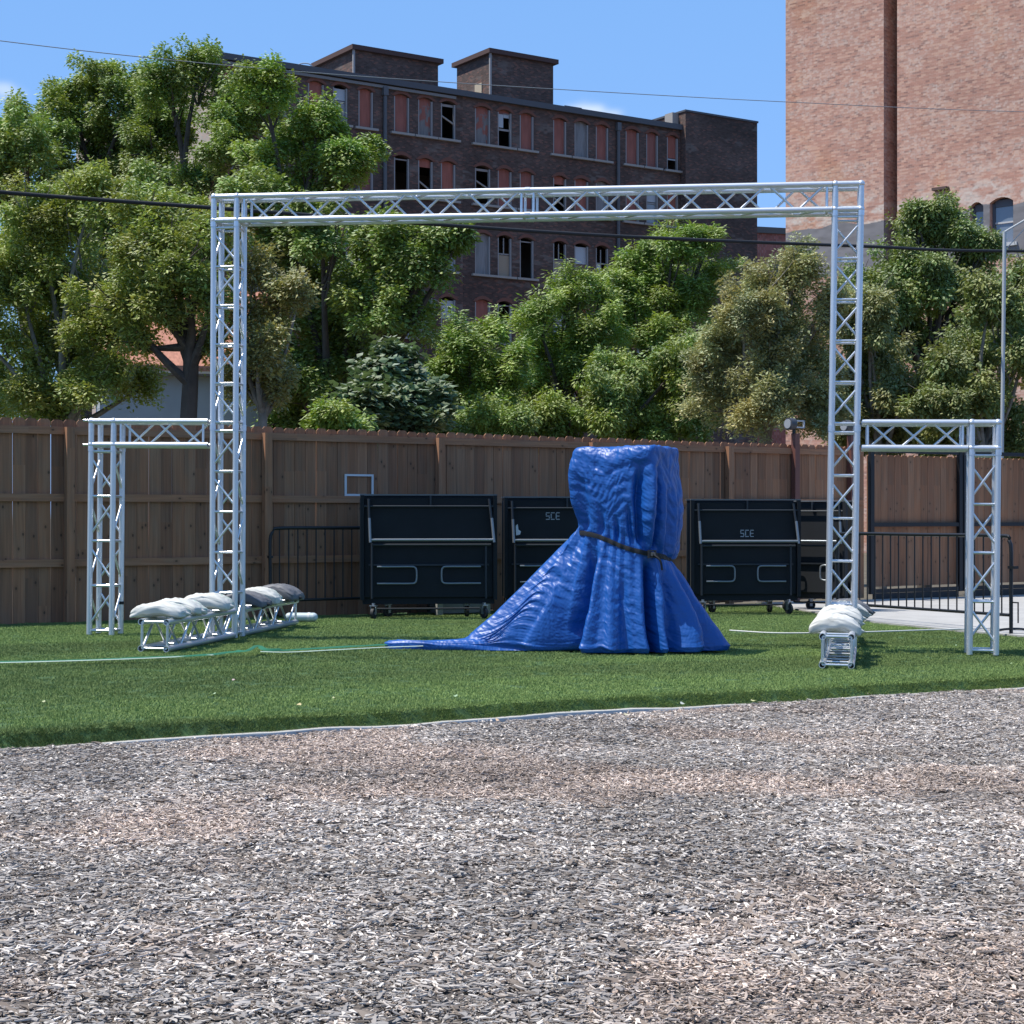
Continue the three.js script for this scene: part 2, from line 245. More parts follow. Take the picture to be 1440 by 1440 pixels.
  rows[0][2] = [...'RRR', ...'RWR', ...'RVX', ...'VOR', ...'RGR', ...'RRH']; rows[1][2] = [...'RRR', ...'RRR', ...'DQR', ...'XRR', ...'QRG', ...'RWR']; rows[2][2] = [...'RRR', ...'RRD', ...'RDT', ...'GBD', ...'BPM', ...'WRD'];
  const wall = new THREE.Shape([[0, -1], [tEnd, -1], [tEnd, roofY], [0, roofY]].map(([x, y]) => new THREE.Vector2(x, y)));
  const rise = 0.16;
  const arcPts = (x0, x1, y, h, n = 8) => { const o = []; for (let i = 0; i <= n; i++) { const q = i / n; o.push(new THREE.Vector2(lerp(x0, x1, q), y + h * (1 - (2 * q - 1) ** 2))); } return o; };
  const winShape = (x0, x1, y0, y1) => new THREE.Shape([new THREE.Vector2(x0, y0), ...arcPts(x0, x1, y1 - rise, rise), new THREE.Vector2(x1, y0)]);
  const todo = [];
  rows.forEach(([y0, y1, codes]) => cols.forEach(([x0, x1], c) => { const Y0 = EYE + y0, Y1 = EYE + y1; wall.holes.push(new THREE.Path(winShape(x0, x1, Y0, Y1).getPoints().reverse())); todo.push([x0, x1, Y0, Y1, codes[c] ?? 'R']); }));
  const wallGeo = new THREE.ExtrudeGeometry(wall, { depth: 0.35, bevelEnabled: false }); wallGeo.translate(0, 0, -0.35);
  part('facade_wall', wallGeo, brick, b);
  // other walls, roof slab, dark interior floors
  const sideGeo = box(0.35, roofY + 0.7, depth - 0.36, 0.175, (roofY + 0.7) / 2 - 1, -depth / 2 - 0.18); { const p = sideGeo.attributes.position, uv = sideGeo.attributes.uv; for (let i = 0; i < p.count; i++) uv.setXY(i, p.getZ(i), p.getY(i)); }
  part('side_wall', sideGeo, beige, b);
  part('rear_wall', box(tEnd - 0.4, roofY, 0.3, tEnd / 2 + 0.2, roofY / 2 - 1, -depth), plaster, b);
  part('roof', box(tEnd - 0.4, 0.25, depth - 0.7, tEnd / 2 + 0.2, roofY - 0.3, -depth / 2 - 0.1), slate, b);
  for (const fy of [5.6, 9.6, 13.6, 17.85, 21.5]) part('floor_slab', box(tEnd - 0.8, 0.3, depth - 1, tEnd / 2, EYE + fy, -depth / 2 - 0.3), joistWood, b);
  part('partition_wall', box(tEnd - 0.8, roofY - 2, 0.2, tEnd / 2, roofY / 2 - 1, -6), plaster, b);
  part('cornice', box(tEnd + 0.1, 0.34, 0.42, tEnd / 2 - 0.05, roofY + 0.02, 0.05), slate, b);
  part('gutter', box(facT(640), 0.16, 0.14, facT(640) / 2, roofY - 0.30, 0.073), std([0.20, 0.20, 0.20], 0.7), b);
  for (const px of [540, 868]) { const t = facT(px); rod('downpipe', [t, 2, 0.13], [t, roofY - 0.35, 0.13], 0.11, pipeM, b); part('pipe_head', box(0.3, 0.5, 0.26, t, roofY - 0.55, 0.14), pipeM, b); }
  reseed(21);
  for (const [x0, x1, y0, y1, code] of todo) {
    const wd = x1 - x0, hh = y1 - y0, cx = (x0 + x1) / 2, w = sub('window', b, [cx, y0, 0]);
    const local = (a, c, lo, hi) => { const g = new THREE.ExtrudeGeometry(hi >= hh - 0.01 ? winShape(a, c, lo, hi) : new THREE.Shape([[a, lo], [a, hi], [c, hi], [c, lo]].map((q) => new THREE.Vector2(...q))), { depth: 0.03, bevelEnabled: false }); g.translate(0, 0, -0.22); const p = g.attributes.position, uv = g.attributes.uv; for (let i = 0; i < p.count; i++) uv.setXY(i, (p.getX(i) + wd / 2) / wd, p.getY(i) / hh); return g; };
    part('sill', box(wd + 0.5, 0.13, 0.42, 0, -0.067, -0.02), stone, w);
    part('jamb', box(0.09, hh - rise - 0.02, 0.16, wd / 2 - 0.05, (hh - rise) / 2, -0.12), frameM, w);
    part('jamb', box(0.09, hh - rise - 0.02, 0.16, -wd / 2 + 0.05, (hh - rise) / 2, -0.12), frameM, w);
    { const o = arcPts(-wd / 2 - 0.16, wd / 2 + 0.16, hh - rise + 0.03, rise + 0.19), q = arcPts(-wd / 2, wd / 2, hh - rise + 0.004, rise + 0.004).reverse(); const g = new THREE.ExtrudeGeometry(new THREE.Shape([...o, ...q]), { depth: 0.08, bevelEnabled: false }); g.translate(0, 0, -0.045); part('arch', g, archM, w); }
    const e = wd / 2 - 0.1, H1 = hh;
    if (code === 'R') part('board', local(-wd / 2 + 0.005, wd / 2 - 0.005, 0.01, H1), pick(boards), w);
    if (code === 'V') part('board', local(-wd / 2 + 0.005, wd / 2 - 0.005, 0.01, H1), pick(worn), w);
    if (code === 'G') part('board', local(-wd / 2 + 0.005, wd / 2 - 0.005, 0.01, H1), greyB, w);
    if (code === 'W') { part('pane', local(-e, e, 0.1, hh * 0.55), glass, w); part('pane', local(-e, e, hh * 0.62, hh - rise - 0.05), pale, w); part('meeting_rail', box(2 * e, 0.1, 0.05, 0, hh * 0.58, -0.2), frameM, w); }
    if (code === 'O') { part('meeting_rail', box(2 * e, 0.12, 0.05, 0, hh * 0.47, -0.2), frameM, w); part('pane', local(-e, 0, hh * 0.53, hh - rise - 0.02), pale, w); part('pane', local(0.02, e, hh * 0.8, hh - rise - 0.02), pale, w); part('head_board', local(-wd / 2 + 0.005, wd / 2 - 0.005, hh - rise - 0.1, hh), boards[1], w); }
    if (code === 'X') { rod('loose_plank', [-e - 0.05, hh * 0.62, -0.15], [e + 0.05, hh * 0.42, -0.15], 0.055, stone, w); part('head_board', box(wd - 0.01, 0.14, 0.04, 0, hh - rise - 0.08, -0.2), frameM, w); }
    if (code === 'Q') { part('head_board', local(-wd / 2 + 0.005, wd / 2 - 0.005, hh * 0.78, hh), boards[0], w); rod('loose_plank', [-e, hh * 0.42, -0.15], [e, hh * 0.2, -0.15], 0.055, stone, w); }
    if (code === 'H') { part('board', local(-wd / 2 + 0.005, wd / 2 - 0.005, hh * 0.36, hh), boards[0], w); part('meeting_rail', box(2 * e, 0.09, 0.05, 0, hh * 0.32, -0.2), pale, w); }
    if (code === 'B') { part('board', local(-e, e, 0.02, hh * 0.52), tan, w); part('mullion', box(0.06, hh * 0.4, 0.05, 0.02, hh * 0.74, -0.2), frameM, w); part('meeting_rail', box(2 * e, 0.08, 0.05, 0, hh * 0.55, -0.2), frameM, w); }
    if (code === 'P') { part('board', local(-e, e, 0.02, hh * 0.48), brown, w); part('pane', local(-e, e, hh * 0.49, hh - rise - 0.05), pale, w); }
    if (code === 'M') { part('mullion', box(0.06, hh * 0.8, 0.05, 0, hh * 0.5, -0.2), frameM, w); part('meeting_rail', box(2 * e, 0.08, 0.05, 0, hh * 0.55, -0.2), frameM, w); part('pane', local(-e, -0.04, hh * 0.3, hh * 0.53), pale, w); }
    if (code === 'T') { part('board', local(-e, e, 0.02, hh * 0.4), pale, w); part('meeting_rail', box(2 * e, 0.08, 0.05, 0, hh * 0.45, -0.2), frameM, w); }
    if (code === 'D') { part('meeting_rail', box(2 * e, 0.07, 0.05, 0, hh * 0.9, -0.2), frameM, w); }
  }
  // blank end bay, taller and standing proud
  { const t0 = tEnd + 0.02, t1 = facT(1065, 0.5), top = EYE + 26.15; const g = box(t1 - t0, top + 1, depth, (t0 + t1) / 2, top / 2 - 0.5, -depth / 2 + 0.5); const p = g.attributes.position, uv = g.attributes.uv, n = g.attributes.normal; for (let i = 0; i < p.count; i++) uv.setXY(i, Math.abs(n.getX(i)) > 0.5 ? p.getZ(i) : p.getX(i) + 5, p.getY(i)); part('end_bay', g, brick, b); part('coping', box(t1 - t0 + 0.12, 0.12, depth + 0.12, (t0 + t1) / 2, top + 0.062, -depth / 2 + 0.5), slate, b); part('parapet_block', box(0.5, 1.3, 0.8, t0 - 0.255, top - 0.62, -0.62), stone, b); }
  // rooftop huts
  const hut = (pxC, pxR, pxL, pyTop, off, door) => {
    const t0 = facT(pxC, -off), t1 = facT(pxR, -off), top = facY(t0, pyTop, -off); let len = 4; for (let q = 1; q < 16; q += 0.1) { if (720 + F * (DB.x + dbC * t0 - dbS * (off + q)) / (facD(t0, -off) + dbC * q) < pxL) { len = q; break; } }
    const h = sub('roof_hut', b, [t0, roofY - 0.2, -off]); const H = top - roofY + 0.2; const g = box(t1 - t0, H, len, (t1 - t0) / 2, H / 2, -len / 2); const p = g.attributes.position, uv = g.attributes.uv, n = g.attributes.normal; for (let i = 0; i < p.count; i++) uv.setXY(i, Math.abs(n.getX(i)) > 0.5 ? p.getZ(i) : p.getX(i) + 3, p.getY(i) + 5);
    part('wall', g, brick, h); part('roof_trim', box(t1 - t0 + 0.5, 0.28, len + 0.5, (t1 - t0) / 2, H + 0.142, -len / 2), archM.clone(), h); h.children.at(-1).material.color.setRGB(0.085, 0.05, 0.045);
    part('corner_trim', box(0.12, H, 0.12, -0.065, H / 2, 0.065), frameM, h);
    if (door) part('door', box(0.06, 1.7, 0.8, -0.035, 0.85 + 0.4, -len * 0.34), std([0.45, 0.38, 0.28], 0.8), h);
  };
  hut(498, 616, 445, 70, 3, false); hut(690, 778, 643, 75, 2.5, true);
  // odds and ends on the roof: a bent conduit and two broken flashings
  { const t0 = facT(412, -1), t1 = facT(441, -1); part('bent_conduit', tubeGeo([[t0, roofY, -1], [lerp(t0, t1, 0.3), roofY + 0.55, -1], [lerp(t0, t1, 0.8), roofY + 0.65, -1], [t1, roofY + 0.3, -1], [t1 + 0.05, roofY - 0.1, -1]], 0.035, 24, 6), pale, b); }
  { const t = facT(806, -0.5); part('flashing', box(1.3, 0.3, 0.06, t, roofY + 0.30, -0.5), slate, b, [0, 0, 0]); }
}
const TW = { D: 82, a: -42 * Math.PI / 180 };
{
  const X0 = (1105 - 720) / F * TW.D, b = thing('brick_tower', 'tall sunlit red brick warehouse with whitewashed patches and grey painted base', 'building', [X0, 0, -TW.D], TW.a);
  const c = Math.cos(TW.a), s = -Math.sin(TW.a); // moving along +x comes closer
  const tw = (px, off = 0) => { const u = (px - 720) / F, Xo = X0 - s * off, Do = TW.D - c * off; return (u * Do - Xo) / (c + u * s); };
  const dist = (t, off = 0) => TW.D - c * off - s * t;
  const H = 34, wMetres = 32;
  const mk = (seed) => brickTex(1280, 1536, wMetres, H, (x, y, mo, t, row) => {
    const big = fbm(x * 0.22 + seed, y * 0.2, 2, 3), streak = fbm(x * 0.9 + seed, y * 2.4, 6, 4), fine = hash(Math.floor(x * 9 + row * 0.5), row, 8);
    const k = (0.86 + 0.28 * big) * (0.82 + 0.36 * t); let r = 0.44 * k, g = 0.21 * k, bl = 0.148 * k;
    if (t > 0.8) { r *= 1.1; g *= 1.3; bl *= 1.3; } if (t < 0.12) { r *= 0.75; g *= 0.75; bl *= 0.8; }
    const wash = clamp(smooth(0.42, 0.66, streak) * 0.12 + 0.34 * smooth(0.45, 0.95, fine) * smooth(0.25, 0.6, streak) + 0.12 + (mo ? 0.2 : 0), 0, 0.8);
    r = lerp(r, 0.62, wash); g = lerp(g, 0.495, wash); bl = lerp(bl, 0.415, wash);
    const orange = smooth(0.6, 0.75, fbm(x * 0.4, y * 0.35, 14, 3)); g *= 1 - 0.06 * orange; bl *= 1 - 0.15 * orange;
    const edge = 14.55 + 0.5 * (fbm(x * 0.7, y * 0.3, 3, 2) - 0.5), white = smooth(edge + 2.2, edge + 0.2, y) * smooth(0.38, 0.62, fbm(x * 1.4, y * 3.4, 17, 4)) * (0.5 + 0.5 * fine);
    if (y > edge) { r = lerp(r, 0.66, white * 0.8); g = lerp(g, 0.6, white * 0.8); bl = lerp(bl, 0.52, white * 0.8); }
    else if (y > 12.2) { const q = 0.75 + 0.5 * fbm(x * 2, y * 6, 4, 2); r = 0.20 * q; g = 0.19 * q; bl = 0.195 * q; }
    return [r, g, bl];
  });
  const m1 = std([1, 1, 1], 0.95, 0, { map: mk(0) }); m1.map.repeat.set(1 / wMetres, 1 / H); const m2 = m1;
  const tStep = tw(1243, 0.0), tFar = 30;
  // two wall sections with a deep narrow slot between them
  const g1 = box(tStep, H + 1, 12, tStep / 2, H / 2 - 0.5, -6), g2uv = (g, dx) => { const p = g.attributes.position, uv = g.attributes.uv, n = g.attributes.normal; for (let i = 0; i < p.count; i++) uv.setXY(i, (Math.abs(n.getX(i)) > 0.5 ? p.getZ(i) : p.getX(i)) + dx, p.getY(i)); return g; };
  part('corner_wall', g2uv(g1, 0), m1, b);
  const rec = -0.1;
  const t2 = (px) => tw(px, rec);
  const wins = [[1364, 1383, 284, 352], [1392, 1425, 277, 342]].map(([a, q, y1, y0]) => { const ta = t2(a), tb = t2(q), tm = (ta + tb) / 2; return [ta, tb, EYE + (HOR - y0) / F * dist(tm, rec), EYE + (HOR - y1) / F * dist(tm, rec)]; });
  const arcPts = (x0, x1, y, h, n = 8) => { const o = []; for (let i = 0; i <= n; i++) { const q = i / n; o.push(new THREE.Vector2(lerp(x0, x1, q), y + h * (1 - (2 * q - 1) ** 2))); } return o; };
  const sh = new THREE.Shape([[tStep + 0.62, -1], [tFar, -1], [tFar, H], [tStep + 0.62, H]].map((q) => new THREE.Vector2(...q)));
  for (const [a, q, y0, y1] of wins) sh.holes.push(new THREE.Path([new THREE.Vector2(q, y0), ...arcPts(a, q, y1 - 0.2, 0.2).reverse(), new THREE.Vector2(a, y0)]));
  const g2 = new THREE.ExtrudeGeometry(sh, { depth: 0.5, bevelEnabled: false }); g2.translate(0, 0, rec - 0.5); part('wall', g2, m2, b);
  part('rear_mass', box(tFar - tStep - 0.1, H, 10, (tFar + tStep) / 2, H / 2 - 1, rec - 6.2), std([0.20, 0.16, 0.13], 0.9), b);
  const fr = std([0.09, 0.10, 0.12], 0.6), pale = std([0.5, 0.5, 0.5], 0.7), gl = new THREE.MeshPhysicalMaterial({ color: col(0.16, 0.2, 0.25), roughness: 0.08, metalness: 0.0, specularIntensity: 1, ior: 1.6, clearcoat: 1, clearcoatRoughness: 0.05 });
  for (const [a, q, y0, y1] of wins) { const w = sub('window', b, [(a + q) / 2, y0, rec - 0.3]), wd = q - a, hh = y1 - y0; part('frame', box(0.12, hh - 0.2, 0.1, -wd / 2 + 0.062, (hh - 0.2) / 2, 0), fr, w); part('frame', box(0.12, hh - 0.2, 0.1, wd / 2 - 0.062, (hh - 0.2) / 2, 0), fr, w); part('head', box(wd - 0.26, 0.3, 0.1, 0, hh - 0.22, 0), fr, w); part('pane', box(wd - 0.25, hh * 0.45, 0.02, 0, hh * 0.23, -0.03), gl, w); part('pane', box(wd - 0.25, hh * 0.4, 0.02, 0, hh * 0.68, -0.01), gl, w); part('meeting_rail', box(wd - 0.25, 0.07, 0.06, 0, hh * 0.465, 0.0), pale, w); part('sill', box(wd + 0.4, 0.15, 0.4, 0, -0.077, 0.2), pale, w); }
  const t = t2(1325); part('iron_bracket', box(0.7, 0.12, 0.3, t, EYE + (HOR - 266) / F * dist(t, rec), rec + 0.152), std([0.1, 0.06, 0.05], 0.8), b);
}
{ // low red brick building glimpsed in the gap between the two warehouses
  const p = at(1085, 352, 150), b = thing('red_building', 'low red brick building glimpsed between the two warehouses', 'building', [p.x, 0, p.z], 0.3);
  const m = std([1, 1, 1], 0.95, 0, { map: brickTex(512, 512, 8, 8, (x, y, mo, t) => { const k = 0.8 + 0.4 * t; return mo ? [0.4 * k, 0.3 * k, 0.27 * k] : [0.36 * k, 0.13 * k, 0.10 * k]; }) }); 
  const top = EYE + (HOR - 340) / F * 150; part('wall', box(12, top, 8, 0, top / 2, 0), m, b); part('cornice', box(12.4, 0.5, 8.4, 0, top + 0.25, 0), std([0.14, 0.12, 0.11], 0.9), b);
  for (const x of [-1.6, 0.4, 2.4]) { const w = sub('window', b, [x, top - 3.4, 4.02]); part('pane', box(0.9, 1.7, 0.06, 0, 0, 0), std([0.05, 0.05, 0.06], 0.3), w); part('sill', box(1.2, 0.2, 0.16, 0, -0.96, 0.02), std([0.4, 0.37, 0.33], 0.9), w); }
}
{ // house behind the trees by the leaning trunk
  const d = 36, p = at(235, 560, d), b = thing('small_house', 'grey walled house with red tiled roof and white eaves behind the trees', 'building', [p.x, 0, p.z], 0.25);
  const eave = EYE + (HOR - 523) / F * d, m = std([1, 1, 1], 0.9, 0, { map: tex(128, 128, (i, j) => { const k = 0.9 + 0.2 * fbm(i / 12, j / 12, 3); return [0.34 * k, 0.37 * k, 0.38 * k]; }) });
  part('wall', box(3.8, eave + 0.4, 4.5, 0.55, (eave + 0.4) / 2 - 0.4, -2.25), m, b);
  part('fascia', box(4.2, 0.14, 0.08, 0.55, eave + 0.02, 0.36), std([0.75, 0.73, 0.7], 0.7), b);
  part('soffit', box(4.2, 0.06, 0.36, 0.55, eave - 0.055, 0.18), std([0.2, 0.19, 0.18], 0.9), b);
  const sh = new THREE.Shape([[0.45, eave + 0.1], [-2.25, eave + 2.0], [-4.95, eave + 0.1], [-4.95, eave], [0.45, eave]].map(([z, y]) => new THREE.Vector2(z, y)));
  const g = new THREE.ExtrudeGeometry(sh, { depth: 4.2, bevelEnabled: false }); g.rotateY(-Math.PI / 2); g.translate(2.65, 0, 0);
  part('roof', g, std([1, 1, 1], 0.9, 0, { map: tex(128, 128, (i, j) => { const k = 0.65 + 0.7 * fbm(i / 8, j / 5, 9); return [0.42 * k, 0.19 * k, 0.13 * k]; }) }), b);
}

// ---------------------------------------------------------------- trees
const bark = std([1, 1, 1], 0.95, 0, { map: tex(128, 128, (i, j) => { const k = 0.5 + fbm(i / 5, j / 24, 3); return [0.075 * k, 0.06 * k, 0.047 * k]; }) });
const paleBark = std([1, 1, 1], 0.95, 0, { map: tex(128, 128, (i, j) => { const k = 0.5 + fbm(i / 5, j / 24, 6); return [0.20 * k, 0.18 * k, 0.15 * k]; }) });
function clump(n, leaf, spread, width = 0.55, seed = 1) {
  reseed(seed); const pos = [], nor = [];
  for (let k = 0; k < n; k++) {
    const dir = new THREE.Vector3(rr(-1, 1), rr(-0.9, 1), rr(-1, 1)).normalize(), c = dir.clone().multiplyScalar(spread * Math.cbrt(rnd()));
    const ax = dir.clone().multiply(new THREE.Vector3(1, 0.45, 1)).add(new THREE.Vector3(rr(-0.9, 0.9), rr(-0.55, 0.35), rr(-0.9, 0.9))).normalize(); const sd = ax.clone().cross(new THREE.Vector3(rr(-0.7, 0.7), 1, rr(-0.7, 0.7))).normalize();
    const nn = ax.clone().cross(sd), L = leaf * rr(0.7, 1.25), W = L * width * 0.5;
    const a = c, t = c.clone().addScaledVector(ax, L).addScaledVector(UP, -L * 0.15), l = c.clone().addScaledVector(ax, L * 0.45).addScaledVector(sd, W).addScaledVector(nn, W * 0.35), r = c.clone().addScaledVector(ax, L * 0.45).addScaledVector(sd, -W).addScaledVector(nn, W * 0.35);
    for (const v of [a, l, t, a, t, r]) pos.push(v.x, v.y, v.z);
  }
  const g = new THREE.BufferGeometry(); g.setAttribute('position', new THREE.Float32BufferAttribute(pos, 3)); g.computeVertexNormals(); return g;
}
const leafMat = new THREE.MeshPhysicalMaterial({ color: 0xffffff, roughness: 0.65, transmission: 0.5, thickness: 0, side: THREE.DoubleSide });
const CL = { broad: clump(22, 0.092, 0.22, 0.62, 11), mid: clump(20, 0.08, 0.19, 0.6, 12), small: clump(20, 0.066, 0.16, 0.55, 13), willow: clump(18, 0.11, 0.2, 0.32, 14), big: clump(10, 0.14, 0.2, 0.75, 15) };
function limb(a, b, r0, r1, sag = 0.1, out = []) {
  const m = a.clone().lerp(b, 0.5).add(new THREE.Vector3(rr(-1, 1), rr(-0.3, 0.6), rr(-1, 1)).multiplyScalar(a.distanceTo(b) * sag));
  const n = 6, curve = new THREE.QuadraticBezierCurve3(a, m, b), g = new THREE.TubeGeometry(curve, n, 1, 7); const p = g.attributes.position, C = new THREE.Vector3(), v = new THREE.Vector3();
  for (let i = 0; i <= n; i++) { curve.getPointAt(i / n, C); const r = lerp(r0, r1, i / n); for (let k = 0; k <= 7; k++) { const q = i * 8 + k; v.fromBufferAttribute(p, q).sub(C).multiplyScalar(r).add(C); p.setXYZ(q, v.x, v.y, v.z); } }
  g.computeVertexNormals(); out.push(g); return curve;
}
let leafTotal = 0;
function tree(name, label, category, { d, lobes, leaf = 'mid', tone, base, r0 = 0.16, dens = 1, subs = 11, lean = 0, twigs = 0, barkMat = bark, seed, spread = 0.5, group, trunkTop }) {
  reseed(seed);
  const bx = (base - 720) / F * d; const o = thing(name, label, category, [bx, 0, -d], 0, group);
  const L = lobes.map(([px, py, r, ry]) => { const m = r / F * d, c = at(px, py, d).sub(o.position); c.z += rr(-1, 1) * Math.min(m * 1.1, 2.2) * spread * 2; return { c, r: m, ry: (ry ?? r) / F * d }; });
  const wood = [];
  const cen = L.reduce((s, l) => s.add(l.c), new THREE.Vector3()).divideScalar(L.length); const low = Math.min(...L.map((l) => l.c.y - l.ry));
  const fork = new THREE.Vector3(lean + cen.x * 0.25, trunkTop ?? Math.max(0.8, lerp(low, cen.y, 0.25)), cen.z * 0.3);
  limb(new THREE.Vector3(0, -0.6, 0), fork, r0 * 1.25, r0 * 0.8, 0.04, wood);
  for (const l of L) { limb(fork.clone().lerp(new THREE.Vector3(0, 0, 0), rr(0, 0.18)), l.c, r0 * 0.55, r0 * 0.14, 0.14, wood); for (let k = 0; k < 4; k++) limb(l.c.clone().lerp(fork, rr(0.02, 0.4)), l.c.clone().add(new THREE.Vector3(rr(-1, 1) * l.r, rr(-0.4, 1) * l.ry, rr(-1, 1) * l.r).multiplyScalar(0.85)), r0 * 0.16, r0 * 0.04, 0.12, wood); }
  for (let k = 0; k < twigs; k++) { const l = pick(L); limb(l.c, l.c.clone().add(new THREE.Vector3(rr(-1, 1) * l.r * 1.3, rr(0.1, 1.1) * l.ry * 1.25, rr(0, 1) * l.r * 1.2)), r0 * 0.12, r0 * 0.03, 0.1, wood); }
  part('trunk', mergeGeometries(wood), barkMat, o);
  const list = [], size = CL[leaf], sc = 1; const per = { broad: 0.085, mid: 0.055, small: 0.034, willow: 0.05, big: 0.075 }[leaf];
  for (const l of L) {
    for (let k = 0; k < subs + 6; k++) {                // boughs reaching out from the lobe's heart, ragged at the tips
      const v = new THREE.Vector3(rr(-1, 1), rr(-0.75, 1), rr(-1, 1)).normalize(), thin = k >= subs, reach = thin ? rr(0.95, 1.3) : rr(0.6, 1.08);
      const a = l.c.clone().add(new THREE.Vector3(v.x * l.r, v.y * l.ry, v.z * l.r).multiplyScalar(thin ? 0.5 : 0.12)), b = l.c.clone().add(new THREE.Vector3(v.x * l.r, v.y * l.ry + 0.1 * l.ry, v.z * l.r).multiplyScalar(reach)); const rs = (thin ? rr(0.12, 0.2) : rr(0.26, 0.42)) * l.r;
      const n = Math.max(8, Math.round(dens * 44 * rs * rs / per * (thin ? 2.2 : 1))); const hue = rr(0.84, 1.16), tint = rr(-0.12, 0.14);
      for (let i = 0; i < n; i++) {
        const t = Math.pow(rnd(), 0.62), q = new THREE.Vector3(rr(-1, 1), rr(-0.8, 0.8), rr(-1, 1)).normalize(), p = a.clone().lerp(b, t).addScaledVector(q, rs * (1.1 - 0.62 * t) * Math.sqrt(rnd())); p.y -= 0.12 * rs * t;
        if (vn(p.x * 2.6 + seed, p.y * 2.9, p.z * 2.6 + 0.37) < 0.24 + 0.16 * rnd()) continue;   // gaps
        const w = hue * rr(0.78, 1.22), y = tint + rr(-0.1, 0.12), s = rr(0.65, 1.25) * sc;
        list.push([place(p.x, p.y, p.z, rr(-0.45, 0.45), rr(0, 6.28), rr(-0.45, 0.45), s, s, s), col(tone[0] * w * (1 + y * 0.9), tone[1] * w, tone[2] * w * (1 - y))]);
      }
    }
  }
  leafTotal += list.length;
  const cr = instances('crown', size, leafMat, list, o); cr.userData.kind = 'stuff'; return o;
}
const BRIGHT = [0.29, 0.41, 0.055], MIDG = [0.265, 0.365, 0.055], OLIVE = [0.345, 0.41, 0.07], PALE = [0.41, 0.425, 0.175], DARK = MIDG, DEEP = [0.028, 0.062, 0.035];
tree('maple_tree', 'tall leafy green tree whose twin peaks rise against open sky', 'tree', { d: 48, base: 120, seed: 31, leaf: 'broad', tone: MIDG, r0: 0.22, lobes: [[130, 105, 46], [95, 155, 56], [180, 150, 62], [60, 195, 54], [150, 215, 72], [90, 255, 64], [205, 118, 40], [240, 190, 40]] });
tree('maple_tree', 'tall green tree in front of the warehouse side wall', 'tree', { d: 46, base: 255, seed: 32, leaf: 'broad', tone: MIDG, r0: 0.22, dens: 0.8, lobes: [[285, 98, 38], [240, 125, 46], [325, 140, 52], [205, 205, 52], [335, 225, 60], [230, 275, 60], [280, 260, 40], [345, 175, 44], [370, 150, 36]] });
tree('maple_tree', 'bright yellow-green tree reaching across the warehouse corner', 'tree', { d: 42, base: 400, seed: 33, leaf: 'broad', tone: BRIGHT, r0: 0.2, lobes: [[375, 135, 42], [405, 185, 52], [445, 175, 36], [470, 225, 46], [440, 265, 52], [500, 240, 30], [365, 240, 52], [385, 300, 48], [515, 215, 20]] });
tree('oak_tree', 'dark green tree mass below the taller peaks beside the house', 'tree', { d: 40, base: 20, seed: 34, leaf: 'broad', tone: DARK, r0: 0.2, lobes: [[15, 190, 46], [50, 225, 52], [5, 265, 55], [110, 285, 60], [40, 330, 60], [200, 290, 55], [170, 350, 60], [270, 320, 50], [80, 400, 60]] });
tree('shade_tree', 'large deep green tree filling the gap between truss post and warehouse', 'tree', { d: 35, base: 470, seed: 35, leaf: 'broad', tone: DARK, r0: 0.2, lobes: [[400, 345, 62], [460, 340, 58], [430, 430, 72], [500, 410, 55], [480, 490, 62], [400, 520, 66], [530, 340, 42], [365, 300, 48], [450, 560, 60], [390, 590, 55]] });
tree('shade_tree', 'leafy bough with bright top spreading in front of the third storey', 'tree', { d: 34, base: 520, seed: 36, leaf: 'broad', tone: MIDG, r0: 0.16, lobes: [[555, 345, 36], [600, 345, 34], [560, 400, 50], [600, 385, 40], [635, 345, 20], [530, 440, 48], [580, 450, 44], [648, 332, 10], [520, 330, 22]] });
tree('ailanthus_tree', 'fine leaved olive tree overhanging the fence beside the small side truss', 'tree', { d: 26, base: 90, seed: 37, leaf: 'small', tone: OLIVE, r0: 0.12, dens: 0.72, twigs: 14, barkMat: paleBark, lobes: [[50, 320, 60], [130, 300, 58], [30, 400, 66], [110, 385, 66], [60, 480, 68], [150, 470, 60], [15, 555, 60], [85, 550, 62], [185, 420, 50], [150, 545, 54], [195, 545, 30], [-20, 470, 60]] });
tree('ailanthus_tree', 'yellow-green slender tree with dark leaning trunk before the grey house', 'tree', { d: 24.5, base: 238, seed: 38, leaf: 'small', tone: OLIVE, r0: 0.135, dens: 0.75, lean: 0.32, trunkTop: 3.7, twigs: 8, lobes: [[190, 300, 50], [235, 330, 52], [205, 385, 52], [262, 385, 48], [225, 440, 44], [285, 340, 42], [300, 430, 38], [175, 440, 40], [195, 490, 30], [290, 480, 24]] });
tree('olive_shrub', 'tan-green straggly shrub with bare twigs behind the tall truss post', 'shrub', { d: 25, base: 370, seed: 39, leaf: 'small', tone: [0.37, 0.36, 0.11], r0: 0.08, dens: 0.55, twigs: 26, barkMat: paleBark, lobes: [[350, 380, 36], [390, 420, 40], [345, 450, 40], [420, 415, 24], [370, 500, 40], [340, 540, 40], [395, 545, 26], [320, 330, 26]] });
tree('round_bush', 'rounded dark glossy bush poking above the fence', 'shrub', { d: 30, base: 560, seed: 40, leaf: 'big', tone: [0.15, 0.23, 0.085], r0: 0.08, subs: 16, dens: 1.2, lobes: [[555, 545, 56, 50], [530, 585, 48], [595, 575, 42], [565, 600, 56], [510, 600, 30], [550, 515, 34]] });
